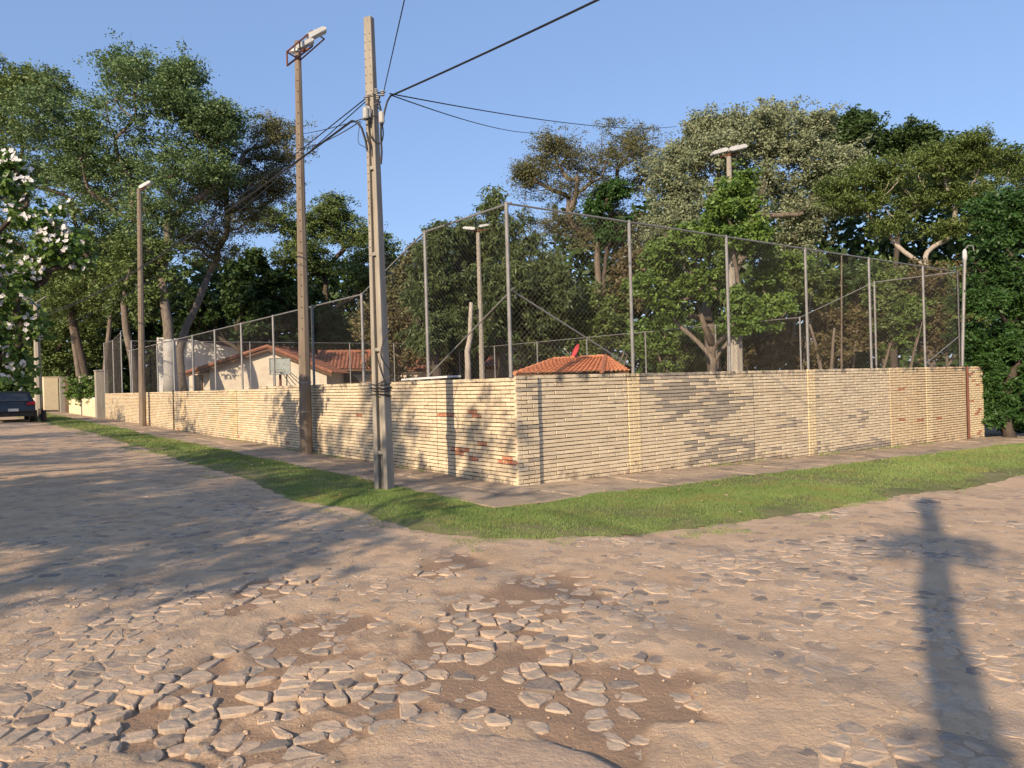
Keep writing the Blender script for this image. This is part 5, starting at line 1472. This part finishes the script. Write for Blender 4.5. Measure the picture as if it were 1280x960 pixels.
# hedge behind the garden wall
for k, (px, lab) in enumerate(((35, 'clipped green hedge piece behind the left stretch of railings'), (50, 'clipped green hedge piece right of the pale street pole'), (95, 'creeper hedge piece right beside the brown gate'), (108, 'creeper hedge piece in the middle of the right railings'), (119, 'creeper hedge piece next to the tall grey pillar'))):
    Yh = wl(tl(px)).y + .9
    make_tree(lab, 'hedge', Yh, px, [(px + dx, py, 8) for dx in (-5, 4) for py in (478, 488, 497)], 2600, 'l_bright', rc=.28, size=(.14, .08), bark_='bark_dark', tr=.05, fork=.2, clus=5, group='hedge pieces of the garden wall', name='hedge')

# ---- white flowering tree at the left edge, near
Yb = 12.0
lob = [(30, 250, 38), (-10, 230, 45), (70, 290, 26), (35, 310, 40), (-20, 320, 50), (60, 335, 26), (20, 370, 36), (-25, 400, 45), (30, 410, 22), (5, 440, 24), (85, 300, 12), (20, 205, 16), (88, 325, 10), (-70, 300, 70), (-70, 400, 60), (15, 455, 14)]
bt, CL = make_tree('white blossoming orchid tree with broad round leaves hanging in at the left edge', 'tree', Yb, -95, lob, 9500, 'l_bright', rc=.28, size=(.10, .09), split=0, bark_='bark_dark', tr=.13, fork=.45, clus=3.4, twigs=.8, group='street trees on the left side', droop=.7, upb=.5, tonev=.2)
fl = []; ft = []
for (x, y, z, t) in CL:
    for _ in range(random.choice((2, 4, 6, 8))):
        c = np.array([x, y, z]) + rng.normal(0, .10, 3) + np.array([.03, -.08, 0])
        a0 = random.random() * 6.28; nrm = np.array([random.uniform(-.6, .6), -1, random.uniform(-.5, .8)]); nrm /= np.linalg.norm(nrm)
        u = np.cross(nrm, [0, 0, 1]); u /= np.linalg.norm(u); v = np.cross(nrm, u)
        for k in range(5):
            a = a0 + k * 1.2566 + random.uniform(-.15, .15); L = random.uniform(.034, .056)
            d = u * math.cos(a) + v * math.sin(a); s = np.cross(nrm, d) * L * .42
            fl.append([c, c + d * L * .55 + s + nrm * .008, c + d * L + nrm * .012, c + d * L * .55 - s + nrm * .008]); ft.append(random.random())
quads('blossoms', np.array(fl), M['petal'], bt, np.array(ft), origin=bt.location)

# ---- street trees on the left, beyond the frame: they shade the street and dapple the wall
def shade_tree(lab, x, y, h, r, n, m='l_mid', rc=.5, dens=1.0, size=(.16, .08), k=11, clus=3.6):
    lb = []
    for i in range(k):
        a = i * 2.4; q = r * (.25 + .6 * ((i * .618) % 1)); lb.append((x + q * math.cos(a), y + q * math.sin(a), h - r * .9 * ((i * .37) % 1) , r * .42))
    return make_tree(lab, 'tree', 0, 0, lb, n, m, rc=rc, size=size, bark_='bark', tr=.2, fork=.4, clus=clus * dens, group='street trees on the left side', base=(x, y, gz0(x, y)), twigs=.8, depth_k=1.0)
shade_tree('street tree on the left side of the road, shading the far roadway', -20, 11, 7.0, 4.8, 15000, clus=6)
shade_tree('street tree on the left side of the road, shading the middle roadway', -14.0, 4.5, 6.4, 4.4, 15000, clus=6)
shade_tree('street tree on the left side of the road, spreading low over the near roadway', -10.5, 1.2, 6.6, 3.4, 11000, clus=5)
shade_tree('street tree on the left side of the road, farthest one', -27, 20, 7.5, 4.6, 12000, clus=5)
shade_tree('thin crowned street tree left of the camera dappling the road', -8.3, -1.6, 6.9, 2.7, 6500, k=10, dens=1.2)
shade_tree('tall thin crowned tree behind the camera dappling the left wall', -13.0, -4.2, 10.0, 3.0, 7500, k=9, dens=1.0)

# ---- shaggy trunk behind the camera whose shadow falls across the right of the road
tipx = gpt(1157, 624); D_ = Vector((SHX, SHY, 0)).normalized()
sdist = 16.0
bs = Vector((tipx.x, tipx.y, 0)) - D_ * sdist; bs.z = gz0(bs.x, bs.y); hh = sdist * math.tan(SUN_EL) + (tipx.z - bs.z)
pt = empty('palm_stump', bs, 'tall topped palm trunk with ragged leaf tufts standing behind the camera', 'palm trunk')
b = MB(); n = 16; b.tube([bs + Vector((.03 * math.sin(k), .03 * math.cos(k * 1.3), hh * k / n)) for k in range(n + 1)], [.15 - .05 * k / n + (.015 if k % 2 else 0) for k in range(n + 1)], 10); b.build('trunk', M['bark'], pt, smooth=True)
def tuft(z, n, L, side=None):
    V = []
    P0 = bs + Vector((0, 0, z))
    for _ in range(n):
        a = random.uniform(0, 6.28); rr3 = random.random()
        c = np.array(P0) + np.array([math.cos(a) * L * rr3, math.sin(a) * L * rr3, random.uniform(-.10, .10) - .18 * rr3])
        V.append(c)
    return np.array(V)
P = np.concatenate([tuft(hh * .815, 520, .72), tuft(hh * .80, 260, .5), tuft(hh * .52, 160, .28), tuft(hh * .40, 200, .30), tuft(hh * .30, 260, .34), tuft(hh * .98, 90, .16), tuft(hh * .2, 200, .3)])
quads('leaf_tufts', leaf_quads(P, .16, .05, .3, .5, len(P)), M['l_mid'], pt, rng.random(len(P)), origin=bs)
# cables of the other line behind the camera, whose thin shadows cross the road
def shadow_cable(label, pA, pB, h, r):
    a, c = gpt(*pA), gpt(*pB); off = D_ * (h / math.tan(SUN_EL))
    A = Vector((a.x, a.y, h)) - off; B_ = Vector((c.x, c.y, h)) - off; d = B_ - A
    return cable(label, A - d * 1.2, B_ + d * 1.0, .15, r)
shadow_cable('bundle of cables passing behind the camera, shadow crossing the middle of the road', (545, 672), (985, 800), 6.2, .022)
shadow_cable('second cable passing behind the camera, shadow nearer the grass', (850, 672), (1060, 715), 6.4, .018)
